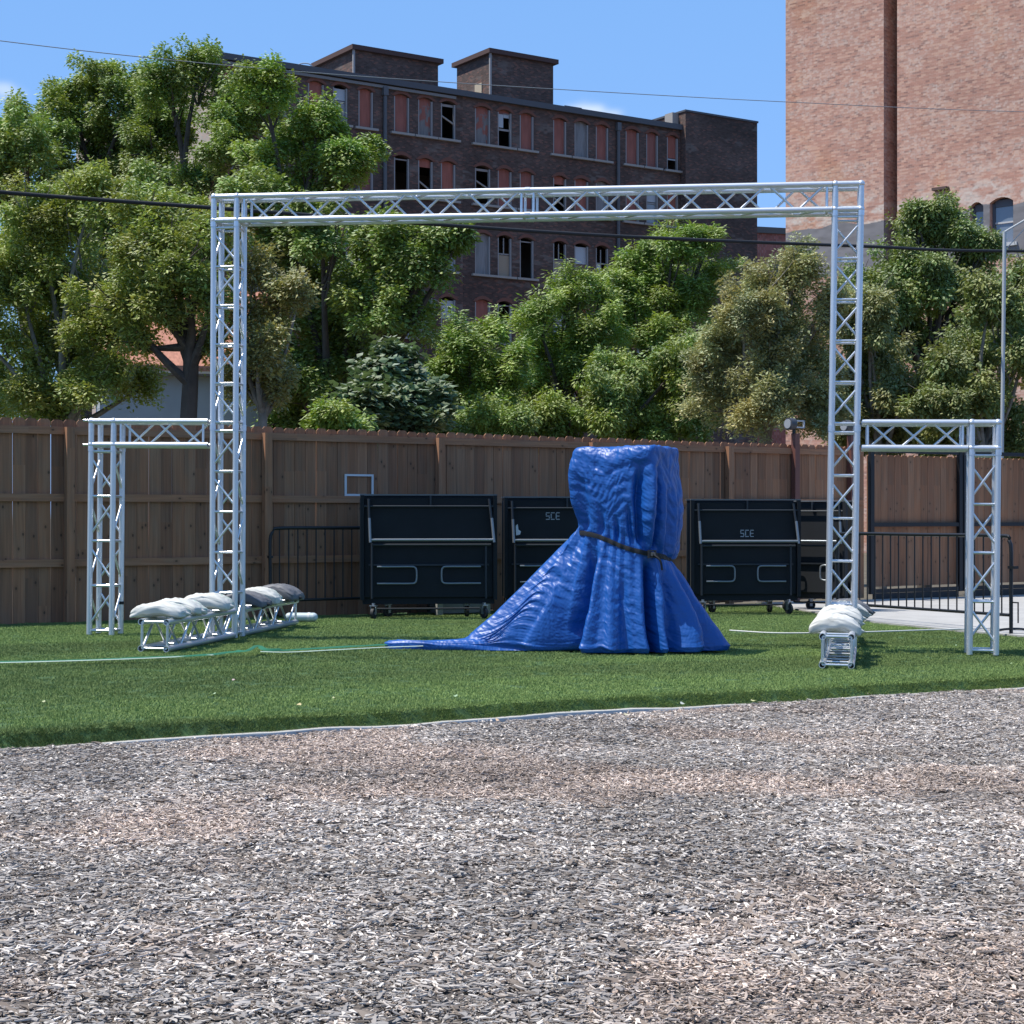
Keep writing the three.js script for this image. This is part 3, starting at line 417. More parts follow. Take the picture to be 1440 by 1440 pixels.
tree('small_bush', 'small bright green bush peeping over the fence by the round bush', 'shrub', { d: 27, base: 470, seed: 41, leaf: 'mid', tone: BRIGHT, r0: 0.05, lobes: [[470, 590, 22], [490, 600, 22], [455, 605, 20]] });
tree('acacia_tree', 'feathery bright green tree with pointed tips below the warehouse windows', 'tree', { d: 38, base: 660, seed: 42, leaf: 'willow', tone: BRIGHT, r0: 0.12, lobes: [[632, 470, 22, 30], [660, 500, 34], [690, 475, 24, 34], [650, 550, 48], [710, 520, 42], [690, 570, 50], [630, 590, 36], [625, 520, 22]] });
tree('acacia_tree', 'bright green feathery tree in the middle of the thicket', 'tree', { d: 40, base: 790, seed: 43, leaf: 'willow', tone: BRIGHT, r0: 0.14, lobes: [[752, 455, 36], [800, 420, 34, 42], [770, 500, 52], [830, 470, 46], [740, 550, 48], [820, 550, 58], [850, 415, 22, 30], [822, 395, 12, 16]] });
tree('acacia_tree', 'tallest bright green feathery tree below the blank end wall', 'tree', { d: 42, base: 920, seed: 44, leaf: 'willow', tone: BRIGHT, r0: 0.16, lobes: [[905, 375, 36], [945, 350, 34], [985, 350, 30], [880, 420, 46], [935, 415, 50], [900, 480, 56], [970, 440, 46], [880, 560, 60], [950, 540, 55], [1010, 390, 36]] });
tree('thicket_tree', 'low deep green understorey tree behind the blue tarp', 'tree', { d: 36, base: 850, seed: 45, leaf: 'mid', tone: DARK, r0: 0.12, lobes: [[700, 600, 52], [780, 595, 56], [850, 590, 58], [920, 590, 56], [985, 575, 46], [960, 510, 44], [640, 605, 40], [870, 530, 40]] });
tree('silver_shrub', 'large pale olive silvery-leaved tree beside the tall truss post', 'tree', { d: 31, base: 1075, seed: 46, leaf: 'small', tone: PALE, r0: 0.12, dens: 0.8, twigs: 16, barkMat: paleBark, lobes: [[1080, 395, 40], [1120, 385, 36], [1045, 440, 48], [1110, 450, 52], [1020, 500, 44], [1080, 510, 56], [1145, 500, 44], [1010, 570, 44], [1070, 580, 54], [1135, 575, 54], [1160, 430, 40], [1000, 530, 30], [1160, 540, 40]] });
tree('locust_tree', 'green tree climbing the sunlit brick wall beside arched windows', 'tree', { d: 37, base: 1300, seed: 47, leaf: 'mid', tone: [0.23, 0.31, 0.065], r0: 0.13, dens: 0.85, twigs: 8, lobes: [[1328, 300, 30], [1300, 330, 36], [1350, 345, 42], [1265, 380, 42], [1320, 395, 50], [1235, 430, 44], [1370, 400, 36], [1215, 400, 36], [1290, 300, 16], [1385, 345, 20], [1275, 450, 44], [1330, 470, 48], [1385, 470, 40], [1240, 500, 40]] });
tree('locust_tree', 'leafy tree around the white lamp pole behind the gate', 'tree', { d: 33, base: 1380, seed: 48, leaf: 'mid', tone: [0.25, 0.31, 0.075], r0: 0.12, dens: 0.85, twigs: 10, barkMat: paleBark, lobes: [[1400, 440, 36], [1375, 490, 42], [1425, 500, 40], [1360, 550, 46], [1415, 570, 50], [1440, 390, 34], [1310, 575, 48], [1455, 460, 44], [1340, 610, 44], [1430, 620, 44], [1330, 520, 36], [1385, 430, 40]] });
tree('locust_tree', 'dusty green leafy tree standing close behind the outer truss post', 'tree', { d: 34, base: 1240, seed: 49, leaf: 'mid', tone: [0.29, 0.32, 0.10], r0: 0.11, dens: 0.8, twigs: 10, barkMat: paleBark, lobes: [[1215, 470, 40], [1250, 500, 42], [1200, 530, 40], [1240, 560, 46], [1190, 590, 40], [1280, 600, 36], [1235, 610, 44], [1185, 440, 34], [1220, 430, 36], [1265, 555, 40]] });
console.log('leaf clumps', leafTotal);

// ---------------------------------------------------------------- fence and gates
const woodTex = tex(1024, 1024, (i, j) => { // eight boards side by side, 1.12 m x 2.4 m
  const b = Math.floor(i / 128), u = (i % 128) / 128, v = j / 1024; const wob = fbm(v * 3.2, b * 9 + 1, 1) * 1.2;
  let k = 0.72 + 0.5 * fbm(u * 9 + wob * 2 + b * 31, v * 4, 2) ; k *= 0.9 + 0.2 * vn(u * 46 + wob * 8, v * 10, b); const big = 0.8 + 0.4 * fbm(u * 1.2 + b * 17, v * 3.1, 5); k *= big;
  for (let q = 0; q < 4; q++) { const ku = 0.15 + 0.7 * hash(b, q, 71), kv = hash(b, q, 72), dd = Math.hypot((u - ku) * 0.14, (v - kv) * 2.4 * 0.6); if (dd < 0.016) k *= lerp(0.32, 1, smooth(0.006, 0.016, dd)); else if (dd < 0.03) k *= 1 - 0.15 * (0.03 - dd) / 0.014; }
  const grey = smooth(0.4, 0.7, fbm(u * 2 + b * 13, v * 7, 8)); return [k * lerp(0.50, 0.46, grey), k * lerp(0.37, 0.38, grey), k * lerp(0.285, 0.32, grey)];
});
woodTex.wrapS = woodTex.wrapT = THREE.RepeatWrapping;
const woodTints = [[0.58, 0.36, 0.235], [0.49, 0.30, 0.195], [0.63, 0.40, 0.265], [0.53, 0.34, 0.23], [0.45, 0.28, 0.19], [0.58, 0.385, 0.265]];
const woodMats = woodTints.map((c) => std(c, 0.85, 0, { map: woodTex })), railMat = std([0.64, 0.40, 0.265], 0.85, 0, { map: woodTex });
const BW = 0.143;
const boardGeos = [...Array(8)].map((_, v) => {
  const e = 0.028, w = BW - 0.004; const s = new THREE.Shape([[0, 0], [w, 0], [w, 2.30 - e], [w - e, 2.30], [e, 2.30], [0, 2.30 - e]].map((q) => new THREE.Vector2(...q)));
  const g = new THREE.ExtrudeGeometry(s, { depth: 0.018, bevelEnabled: false }); const p = g.attributes.position, uv = g.attributes.uv; for (let i = 0; i < p.count; i++) uv.setXY(i, (v + 0.04 + 0.92 * p.getX(i) / w) / 8, p.getY(i) / 2.4 + v * 0.13); return g;
});
const plankUV = (g, along = 0, off = 0) => { const p = g.attributes.position, uv = g.attributes.uv; for (let i = 0; i < p.count; i++) uv.setXY(i, ((along ? p.getY(i) : p.getX(i)) + p.getZ(i)) / 1.12 + off, (along ? p.getX(i) : p.getY(i)) / 2.4 + off); return g; };
const POSTS = [-1, 0, 1, 2, 3, 4].map((n) => n * 2.437);
{
  reseed(50);
  const f = thing('wooden_fence', 'tall brown wooden privacy fence with dog-eared boards running behind the turf', 'fence', [FP[0], 0, FP[1]], FA);
  const yAt = (t) => ground(FP[0] + Math.cos(FA) * t);
  const tEnd = 5.12 * 2.437; let t = -2.2, n = 0;
  while (t < tEnd) {
    const m = part('board', pick(boardGeos), pick(woodMats), f, [t, rr(-0.012, 0.012) - 0.0 + yAt(t) * 0.3, -0.03 + rr(-0.004, 0.004)]); m.rotation.z = rr(-0.003, 0.003);
    t += BW + rr(-0.0005, 0.003) + (n++ % 11 === 4 ? 0.002 : 0);
  }
  for (let k = 0; k < POSTS.length; k++) {
    const a = POSTS[k] + 0.047, b2 = k + 1 < POSTS.length ? POSTS[k + 1] - 0.047 : tEnd;
    const rm = railMat; for (const y of [2.19, 1.44, 0.71]) part('rail', plankUV(box(b2 - a, 0.085, 0.038, (a + b2) / 2, y, 0.008), 1, k * 0.31 + y), rm, f);
    part('post', plankUV(box(0.09, 2.32, 0.09, POSTS[k], 1.07, 0.062), 0, k * 0.17), rm, f);
  }
  // steel post with floodlight next to the gate
  const st = std([0.16, 0.065, 0.05], 0.6, 0.2); part('steel_post', box(0.09, 2.5, 0.09, 4.53 * 2.437, 1.2, 0.055), st, f); part('steel_post', box(0.09, 2.5, 0.09, 5.0 * 2.437, 1.2, 0.055), st, f);
}
const fencePoint = (t, off, y) => [FP[0] + Math.cos(FA) * t + Math.sin(FA) * off, y, FP[1] - Math.sin(FA) * t + Math.cos(FA) * off];
const blackSteel = std([0.014, 0.015, 0.018], 0.45, 0.3);
{
  reseed(52); const t0 = 5.168 * 2.437, tM = 6.02 * 2.437, t1 = 6.95 * 2.437;
  const labels = ['brown board gate leaf in black steel frame hinged next to the fence end', 'brown board gate leaf in black steel frame behind the rounded barrier end'];
  [[t0, tM], [tM, t1]].forEach(([a, b2], k) => {
    const g = thing('gate_leaf', labels[k], 'gate', fencePoint(a, 0, 0), FA, 'gate leaves in the fence line'); const w = b2 - a - 0.02;
    const n = Math.round(w / BW), bw = w / n; for (let i = 0; i < n; i++) { const m = part('board', pick(boardGeos), pick(woodMats), g, [i * bw + 0.002, 0.15, -0.03 + rr(-0.002, 0.002)]); m.scale.set(bw / BW * 0.995, 0.88, 1); }
    part('frame_post', box(0.075, 2.22, 0.06, 0.04, 1.15, 0.032), blackSteel, g); part('frame_post', box(0.075, 2.22, 0.06, w - 0.04, 1.15, 0.032), blackSteel, g);
    for (const y of [2.235, 1.1, 0.085]) part('frame_rail', box(w - 0.16, 0.06, 0.05, w / 2, y, 0.03), blackSteel, g);
    part('kick_plate', box(w - 0.16, 0.1, 0.03, w / 2, 0.0, 0.03), blackSteel, g);
  });
  for (const [n, label] of [[4.53, 'black floodlight on rusty steel post above the fence'], [5.0, 'black floodlight half hidden behind the truss post at the side beam']]) {
    const l = thing('flood_light', label, 'floodlight', fencePoint(n * 2.437, 0.055, 2.45), FA, 'floodlights above the fence');
    l.scale.setScalar(0.68); const c = new THREE.CylinderGeometry(0.13, 0.13, 0.16, 20); c.rotateZ(Math.PI / 2); part('housing', c, std([0.05, 0.052, 0.06], 0.5), l, [-0.16, 0.2, 0.02]); const q = new THREE.CylinderGeometry(0.1, 0.1, 0.02, 20); q.rotateZ(Math.PI / 2); part('lens', q, std([0.3, 0.31, 0.33], 0.3), l, [-0.25, 0.2, 0.02]);
    part('bracket', mergeGeometries([box(0.32, 0.03, 0.03, 0.05, 0.27, 0.05), box(0.32, 0.03, 0.03, 0.05, 0.13, 0.05), box(0.03, 0.17, 0.03, 0.2, 0.2, 0.05)]), std([0.45, 0.45, 0.47], 0.5), l); part('neck', box(0.05, 0.16, 0.05, -0.05, 0.06, 0), blackSteel, l);
  }
}
{ // empty white frame on the fence and low grey box under the first stage cart
  const t = (((487 + 523) / 2 - 720 + 625) / (253 - 0.07 * ((505) - 720))) * 2.437, y = 1.24 + (HOR - 682) / F * 21.6;
  const o = thing('picture_frame', 'empty white plastic frame fixed to the fence boards', 'frame', fencePoint(t, -0.009, y - 0.13), FA); const w = std([0.55, 0.57, 0.60], 0.5);
  part('side_bar', box(0.025, 0.27, 0.02, -0.19, 0.13, 0.012), w, o); part('side_bar', box(0.025, 0.27, 0.02, 0.19, 0.13, 0.012), w, o); part('cross_bar', box(0.355, 0.025, 0.02, 0, 0.2525, 0.012), w, o); part('cross_bar', box(0.355, 0.025, 0.02, 0, 0.0075, 0.012), w, o);
  const d = 21.9, p = at(651, 865, d), c = thing('storage_crate', 'low grey crate on the turf under the unmarked stage cart', 'crate', [p.x, ground(p.x), p.z], FA * 0.9); const m = std([0.17, 0.17, 0.165], 0.8), e = std([0.30, 0.30, 0.29], 0.8);
  part('panel', box(0.68, 0.17, 0.3, 0, 0.1, -0.15), m, c); part('top_edge', box(0.76, 0.025, 0.34, 0, 0.2, -0.15), e, c); part('corner_block', box(0.08, 0.187, 0.06, -0.34, 0.0935, 0.0), e, c); part('corner_block', box(0.08, 0.187, 0.06, 0.34, 0.0935, 0.0), e, c);
}
// ---------------------------------------------------------------- crowd barriers
function barrier(label, a, b2, bars, group) { // from a to b2 [x, z]
  const dx = b2[0] - a[0], dz = b2[1] - a[1], len = Math.hypot(dx, dz), o = thing('crowd_barrier', label, 'barrier', [a[0], ground(a[0]), a[1]], Math.atan2(-dz, dx), group);
  const H = 1.06, R = 0.14, m = std([0.02, 0.021, 0.024], 0.38, 0.4); const pts = [[0, 0.0, 0], [0, 0.5, 0], [0, H - R, 0], [0.04, H - 0.04, 0], [R, H, 0], [len / 2, H, 0], [len - R, H, 0], [len - 0.04, H - 0.04, 0], [len, H - R, 0], [len, 0.5, 0], [len, 0.0, 0]];
  part('frame', tubeGeo(pts, 0.021, 110, 8), m, o); rod('bottom_rail', [0.02, 0.2, 0], [len - 0.02, 0.2, 0], 0.018, m, o);
  for (let i = 1; i <= bars; i++) { const x = len * i / (bars + 1); rod('bar', [x, 0.21, 0], [x, H - 0.015, 0], 0.0085, m, o); }
  for (const x of [0.0, len]) part('foot', tubeGeo([[x, 0.03, -0.28], [x, 0.05, -0.1], [x, 0.05, 0.1], [x, 0.03, 0.28]], 0.014, 12, 6), m, o);
  rod('hook', [len + 0.01, 0.34, 0], [len + 0.11, 0.34, 0], 0.008, m, o); rod('hook', [len + 0.105, 0.345, 0], [len + 0.105, 0.12, 0], 0.008, m, o); part('clamp', box(0.05, 0.03, 0.06, 0, 0.72, 0), m, o); part('clamp', box(0.1, 0.03, 0.06, len + 0.03, 0.72, 0), m, o); return o;
}
{ const d = 20.72, x0 = (380 - 720) / F * d; barrier('black crowd barrier against the fence beside the unmarked stage cart', [x0, -d], [x0 + 2.2 * Math.cos(FA), -d - 2.2 * Math.sin(FA)], 17, 'black steel crowd barriers'); }
barrier('black crowd barrier standing on the concrete in front of the gate', [4.02, -21.6], [5.42, -19.0], 20, 'black steel crowd barriers');

// ---------------------------------------------------------------- folding stage carts
const cartBlack = std([1, 1, 1], 0.85, 0, { map: tex(256, 256, (i, j) => { const k = 0.7 + 0.6 * fbm(i / 40, j / 40, 3), s = hash(i, j, 2) > 0.997 ? 3 : 1; return [0.006 * k * s, 0.008 * k * s, 0.011 * k * s]; }) });
const cartTube = std([0.022, 0.027, 0.034], 0.5, 0.2), cartBright = std([0.22, 0.24, 0.26], 0.4, 0.5), scuff = std([0.45, 0.47, 0.5], 0.8), rubber = std([0.02, 0.02, 0.021], 0.7), zinc = std([0.35, 0.36, 0.38], 0.35, 0.8);
function stageCart(label, px, d, turn, { lettering, smear, W = 1.66 }) {
  const X = (px - 720) / F * d, o = thing('stage_cart', label, 'stage cart', [X, ground(X), -d], turn, 'black folding stage carts along the fence'); const y0 = 0.22, y1 = 1.47, hw = W / 2;
  // two folded decks standing back to back
  part('deck_panel', new RoundedBoxGeometry(W - 0.1, y1 - y0 - 0.06, 0.03, 2, 0.008), cartBlack, o, [0, (y0 + y1) / 2, 0.0]);
  part('deck_panel', new RoundedBoxGeometry(W - 0.02, y1 - y0, 0.035, 2, 0.008), cartBlack, o, [0, (y0 + y1) / 2, -0.36]);
  for (const s of [-1, 1]) { part('side_rail', box(0.045, y1 - y0, 0.07, s * (hw - 0.025), (y0 + y1) / 2, 0.02), cartBlack, o); part('side_rail', box(0.04, y1 - y0 - 0.05, 0.06, s * (hw - 0.02), (y0 + y1) / 2 - 0.01, -0.30), cartTube, o); }
  part('top_edge', box(W, 0.014, 0.06, 0, y1 + 0.008, 0.015), std([0.12, 0.125, 0.13], 0.6), o); part('top_edge', box(W, 0.014, 0.06, 0, y1 + 0.008, -0.36), std([0.12, 0.125, 0.13], 0.6), o);
  rod('cross_bar', [-hw + 0.05, y1 - 0.13, 0.045], [hw - 0.05, y1 - 0.13, 0.045], 0.012, cartTube, o); part('stiffener', box(0.02, 0.12, 0.03, 0.02, y1 - 0.066, 0.035), cartTube, o);
  // folded leg frame
  for (const s of [-1, 1]) { rod('leg', [s * (hw - 0.1), y1 - 0.04, 0.05], [s * (hw - 0.045 - (s < 0 ? 0.07 : 0)), 0.93, 0.10], 0.016, cartTube, o); rod('leg', [s * (hw - 0.09) + 0.02, 1.2, 0.085], [s * (hw - 0.045 - (s < 0 ? 0.075 : 0)), 0.91, 0.115], 0.017, cartBright, o); rod('leg', [s * (hw - 0.14), 0.90, 0.06], [s * (hw - 0.14), y0 + 0.02, 0.07], 0.014, cartTube, o); }
  rod('leg_bar', [-hw + 0.13, 0.94, 0.11], [hw - 0.06, 0.94, 0.11], 0.017, cartBright, o); rod('leg_bar', [-hw + 0.14, 0.88, 0.075], [hw - 0.08, 0.88, 0.075], 0.015, cartTube, o);
  // the two grey U loops
  for (const s of [-1, 1]) { const a = s * (hw - 0.2), e = s * 0.15, m1 = 0.62, m0 = 0.42, q = 0.055; part('loop_leg', tubeGeo([[a, m1, 0.07], [lerp(a, e, 0.4), m1, 0.07], [e + s * q, m1, 0.07], [e + s * 0.012, m1 - 0.015, 0.07], [e, m1 - q, 0.07], [e, m0 + q, 0.07], [e + s * 0.012, m0 + 0.015, 0.07], [e + s * q, m0, 0.07], [lerp(a, e, 0.4), m0, 0.07], [a, m0, 0.07]], 0.012, 60, 6), cartBright, o); }
  part('shelf_bar', box(W - 0.2, 0.02, 0.03, 0, 0.64, 0.03), cartTube, o); part('base_beam', box(W - 0.06, 0.09, 0.07, 0, y0 - 0.005, -0.05), cartBlack, o); part('base_beam', box(W - 0.06, 0.09, 0.07, 0, y0 - 0.005, -0.30), cartBlack, o); rod('tie_bar', [-hw + 0.2, 0.11, -0.1], [hw - 0.2, 0.11, -0.1], 0.012, cartTube, o);
  for (const s of [-1, 1]) for (const [zx, zz] of [[0.16, 0.05], [0.34, -0.32]]) {
    const c = sub('caster', o, [s * (hw - zx), 0, zz], [0, s * 0.5 + zz, 0]); const w = new THREE.CylinderGeometry(0.065, 0.065, 0.035, 20); w.rotateZ(Math.PI / 2); w.translate(0, 0.065, 0); part('wheel', w, rubber, c); const hb = new THREE.CylinderGeometry(0.02, 0.02, 0.05, 12); hb.rotateZ(Math.PI / 2); hb.translate(0, 0.065, 0); part('hub', hb, zinc, c);
    part('fork', mergeGeometries([box(0.006, 0.1, 0.04, -0.03, 0.1, 0), box(0.006, 0.1, 0.04, 0.03, 0.1, 0), box(0.08, 0.012, 0.07, 0, 0.156, 0)]), zinc, c); part('stem', box(0.03, 0.03, 0.03, 0, 0.172, 0), zinc, c);
  }
  // worn pale edge of the rear deck
  for (let k = 0; k < 3; k++) part('worn_edge', box(0.004, [0.12, 0.2, 0.09][k], 0.012, -hw + 0.0075, [0.55, 0.85, 0.33][k], -0.35 + 0.012 * k), scuff, o);
  if (lettering) { // stencilled S C E
    const s = 0.028, g = []; const bar = (x, y, w, h) => g.push(box(w, h, 0.003, x, y, 0)); const c = lettering;
    const S = [[0, 0.12, 0.07, s * 0.6], [0, 0.06, 0.07, s * 0.6], [0, 0, 0.07, s * 0.6], [-0.03, 0.09, s * 0.65, 0.03], [0.03, 0.03, s * 0.65, 0.03]], C = [[0, 0.12, 0.07, s * 0.6], [0, 0, 0.07, s * 0.6], [-0.03, 0.06, s * 0.65, 0.085]], E = [[0.004, 0.12, 0.066, s * 0.6], [0.004, 0.06, 0.055, s * 0.6], [0.004, 0, 0.066, s * 0.6], [-0.03, 0.06, s * 0.65, 0.1]];
    [S, C, E].forEach((l, k) => l.forEach(([x, y, w, h]) => bar(x + (k - 1) * 0.095, y, w, h))); part('stencil_lettering', mergeGeometries(g), std([0.30, 0.32, 0.34], 0.9), o, [c[0], c[1], 0.019]).scale.set(0.66, 0.68, 1);
  }
  if (smear) { const sh = new THREE.Shape([[0, 0], [0.05, 0.01], [0.06, 0.05], [0.03, 0.07], [0.02, 0.14], [-0.005, 0.12]].map((q) => new THREE.Vector2(...q))); part('white_smear', new THREE.ExtrudeGeometry(sh, { depth: 0.003, bevelEnabled: false }), std([0.6, 0.62, 0.64], 0.8), o, [-0.62, 1.0, 0.017]); }
  return o;
}
stageCart('black folding stage cart without lettering beside the crowd barrier', 603, 20.95, 0.10, { W: 1.64 });
stageCart('black folding stage cart with stencil and white smear, half hidden by the tarp', 795, 21.9, 0.08, { W: 1.55, lettering: [-0.16, 1.2], smear: true });
stageCart('black folding stage cart with stencilled letters between tarp and truss post', 1048, 22.7, 0.05, { W: 1.44, lettering: [0.02, 1.0] });
stageCart('black folding stage cart standing askew behind the truss post', 1142, 23.5, -0.6, { W: 1.02 });

// ---------------------------------------------------------------- truss arch
const alu = new THREE.MeshStandardMaterial({ color: col(0.74, 0.75, 0.765), roughness: 0.38, metalness: 0.7, roughnessMap: null });
alu.map = tex(128, 128, (i, j) => { const k = 0.86 + 0.2 * fbm(i / 30, j / 10, 3) - (hash(i, j, 9) > 0.99 ? 0.12 : 0); return [k, k, k]; });
const aluBrace = alu.clone(); aluBrace.roughness = 0.3; aluBrace.metalness = 0.85;
const CH = 0.118, RC = 0.0285, RB = 0.012;
const corners = [[-CH, CH], [CH, CH], [CH, -CH], [-CH, -CH]];
// a length of box truss along local y; style: rungs on every bay (columns, outriggers) or only at the ends (beams)
function truss(name, parent, pos, rot, len, { bays, rungs = 'all', flip = 0, endGap = 0.04, label }) {
  const g = sub(name, parent, pos, rot); if (label) g.userData.label = label;
  for (const [x, z] of corners) rod('chord', [x, 0, z], [x, len, z], RC, alu, g, unitTube);
  const y0 = endGap, h = (len - 2 * endGap) / bays;
  for (let f = 0; f < 4; f++) {
    const A = corners[f], B = corners[(f + 1) % 4]; const wantRungs = rungs === 'all' || (rungs === 'flat' && f % 2 === 0);
    for (let i = 0; i <= bays; i++) if (wantRungs || i === 0 || i === bays) { const y = y0 + i * h; rod('rung', [A[0], y, A[1]], [B[0], y, B[1]], RB * 1.05, aluBrace, g); }
    if (rungs === 'flat' && f % 2 === 0) continue;
    for (let i = 0; i < bays; i++) { const up = (i + flip) % 2 === 0, pad = rungs === 'all' ? h * 0.14 : 0.012, a = y0 + i * h + pad, b = y0 + (i + 1) * h - pad; rod('brace', up ? [A[0], a, A[1]] : [B[0], a, B[1]], up ? [B[0], b, B[1]] : [A[0], b, A[1]], RB, aluBrace, g); }
  }
  return g;
}
const nodeGeo = new THREE.SphereGeometry(0.034, 14, 10);
function cornerBlock(parent, pos) {
  const g = sub('corner_block', parent, pos); const c = [-CH, CH];
  for (const a of c) for (const b of c) { rod('edge_tube', [a, -CH, b], [a, CH, b], RC, alu, g); rod('edge_tube', [-CH, a, b], [CH, a, b], RC, alu, g); rod('edge_tube', [a, b, -CH], [a, b, CH], RC, alu, g); }
  for (const a of c) for (const b of c) for (const e of c) part('node', nodeGeo, alu, g, [a, b, e]); return g;
}
const TA = -9.5 * Math.PI / 180, TR = -0.6 * Math.PI / 180, HALF = 3.035, SIDE = 1.262, TH = 4.4, SH = 2.17;
const arch = thing('truss_arch', 'aluminium box truss gateway with tall arch, low side wings and base outriggers', 'truss', [0.125, 0.0, -16.97], 0);
arch.rotation.set(0, TA, TR, 'YZX');
{
  for (const s of [-1, 1]) {
    const lean = s < 0 ? 0.35 * Math.PI / 180 : -0.35 * Math.PI / 180;
    const X = s * HALF, bx = X + Math.sin(lean) * 4.2; // plumbness differs a little from tower to tower
    const low = SH - 0.0, upperStart = 2.09;
    truss('tower_section', arch, [bx, 0.0, 0], [0, 0, lean], upperStart - 0.0, { bays: 5, flip: s < 0 ? 0 : 1 });
    truss('tower_section', arch, [bx - Math.sin(lean) * upperStart, upperStart + 0.004, 0], [0, 0, lean], TH - 0.29 - upperStart - 0.01, { bays: 5, flip: s < 0 ? 1 : 0 });
    cornerBlock(arch, [X, TH - 0.145, 0]);
    // side wing: short post, corner block, short beam
    const XS = s * (HALF + SIDE); truss('side_post', arch, [XS, 0.0, 0], [0, 0, 0], SH - 0.29, { bays: 4, flip: s < 0 ? 0 : 1 });
    cornerBlock(arch, [XS, SH - 0.145, 0]).name = 'corner_block';
    truss('side_beam', arch, [s < 0 ? XS + 0.145 : X + 0.15, SH - 0.145, 0], [0, 0, -Math.PI / 2], SIDE - 0.3, { bays: 3, rungs: 'ends', endGap: 0.05 });
    // outriggers lying on the turf in front of and behind the tower
    const yaw = s > 0 ? 2.2 * Math.PI / 180 : 0;
    truss('outrigger', arch, [bx, 0.147, 0.15], [Math.PI / 2, 0, yaw, 'YXZ'], 1.86, { bays: 6, rungs: 'flat', endGap: 0.03, flip: 1 });
    truss('outrigger', arch, [bx, 0.147, -0.15], [-Math.PI / 2, 0, 0], 1.86, { bays: 6, rungs: 'flat', endGap: 0.03 });
    // conical couplers and clamps at the joints
    for (const [x, z] of corners) { for (const y of [upperStart, 0.30]) { const c = new THREE.CylinderGeometry(0.0325, 0.0325, 0.06, 14); part('coupler', c, aluBrace, arch, [bx - Math.sin(lean) * y + x, y, z]); } part('coupler', new THREE.CylinderGeometry(0.0325, 0.0325, 0.05, 14), aluBrace, arch, [X + x, TH - 0.30, z]); part('coupler', new THREE.CylinderGeometry(0.0325, 0.0325, 0.05, 14), aluBrace, arch, [XS + x, SH - 0.30, z]); }
  }
  const bl = HALF - 0.145 - 0.01;
  truss('top_beam', arch, [-HALF + 0.145, TH - 0.145, 0], [0, 0, -Math.PI / 2], bl, { bays: 10, rungs: 'ends', endGap: 0.05 });
  truss('top_beam', arch, [0.008, TH - 0.145, 0], [0, 0, -Math.PI / 2], bl + 0.002, { bays: 10, rungs: 'ends', endGap: 0.05 });
  for (const [x, z] of corners) part('coupler', new THREE.CylinderGeometry(0.0325, 0.0325, 0.05, 14).rotateZ(Math.PI / 2), aluBrace, arch, [0, TH - 0.145 + x, z]);
  // bolt pins sticking out of the wing corner
  for (const y of [SH - 0.02, SH - 0.265]) rod('bolt_pin', [-HALF - SIDE - 0.2, y, 0.12], [-HALF - SIDE - 0.11, y, 0.12], 0.014, aluBrace, arch);
  const band = new THREE.CylinderGeometry(0.034, 0.034, 0.03, 14); part('black_tape', band, blackSteel, arch, [-HALF - SIDE + CH, 0.31, -CH]);
}
arch.updateMatrixWorld(true);

// ---------------------------------------------------------------- sandbags
const weave = (base, print, seed) => tex(256, 256, (i, j) => {
  let k = 0.85 + 0.15 * ((i % 4 < 2) !== (j % 4 < 2) ? 1 : 0) + 0.15 * (fbm(i / 30, j / 30, seed) - 0.5); let c = base.map((q) => q * k); const dirt = smooth(0.5, 0.75, fbm(i / 26, j / 26, seed + 4)) * 0.35; c = [lerp(c[0], c[0] * 0.55, dirt), lerp(c[1], c[1] * 0.53, dirt), lerp(c[2], c[2] * 0.48, dirt)];
  if (print) { const u = i / 256, v = j / 256; const inP = v > 0.55 && v < 0.88 && ((u > 0.55 && u < 0.95)); if (inP) { const line = ((v * 30) % 1) < 0.55 && vn(u * 70, Math.floor(v * 30) * 3, 2) > 0.35; const frame = v < 0.57 || v > 0.86; if (line || frame) c = [lerp(c[0], 0.10, 0.45), lerp(c[1], 0.36, 0.45), lerp(c[2], 0.24, 0.45)]; } }
  return c;
});
const bagMats = { white: [0, 1].map((s) => std([1, 1, 1], 0.75, 0, { map: weave([0.60, 0.595, 0.55], true, s * 5 + 1) })), plain: [std([1, 1, 1], 0.75, 0, { map: weave([0.60, 0.59, 0.545], false, 3) })], dark: [std([1, 1, 1], 0.6, 0, { map: weave([0.14, 0.14, 0.15], false, 7) })] };
function bagGeo(hx, hy, hz, droop, seed) {
  const g = new THREE.SphereGeometry(1, 72, 48), p = g.attributes.position; const sp = (c, e) => Math.sign(c) * Math.pow(Math.abs(c), e);
  for (let i = 0; i < p.count; i++) {
    let x = p.getX(i), y = p.getY(i), z = p.getZ(i); const r = Math.hypot(x, z) || 1e-6; x = x / r * Math.pow(r, 0.6); z = z / r * Math.pow(r, 0.6); const m = Math.max(Math.abs(x), Math.abs(z)) || 1, q = Math.hypot(x, z) || 1; const sq = lerp(1, q / m, 0.9); x *= sq; z *= sq; y = sp(y, 0.6);
    const n = fbm(x * 2.2 + seed, y * 2.2, z * 2.2 + seed * 3, 3) - 0.5, n2 = ridge(x * 5 + seed, y * 3, z * 3 + 0.3, 3) - 0.5; const end = Math.abs(x);
    let X = x * hx * (1 + 0.08 * n), Y = y * hy * (1 + 0.5 * n + 0.34 * n2) * (1 - 0.22 * end * end * end), Z = z * hz * (1 + 0.2 * n) * (1 - 0.08 * end * end); Y -= droop * end * end; p.setXYZ(i, X, Y, Z);
  }
  g.computeVertexNormals(); return g;
}
let bagN = 0;
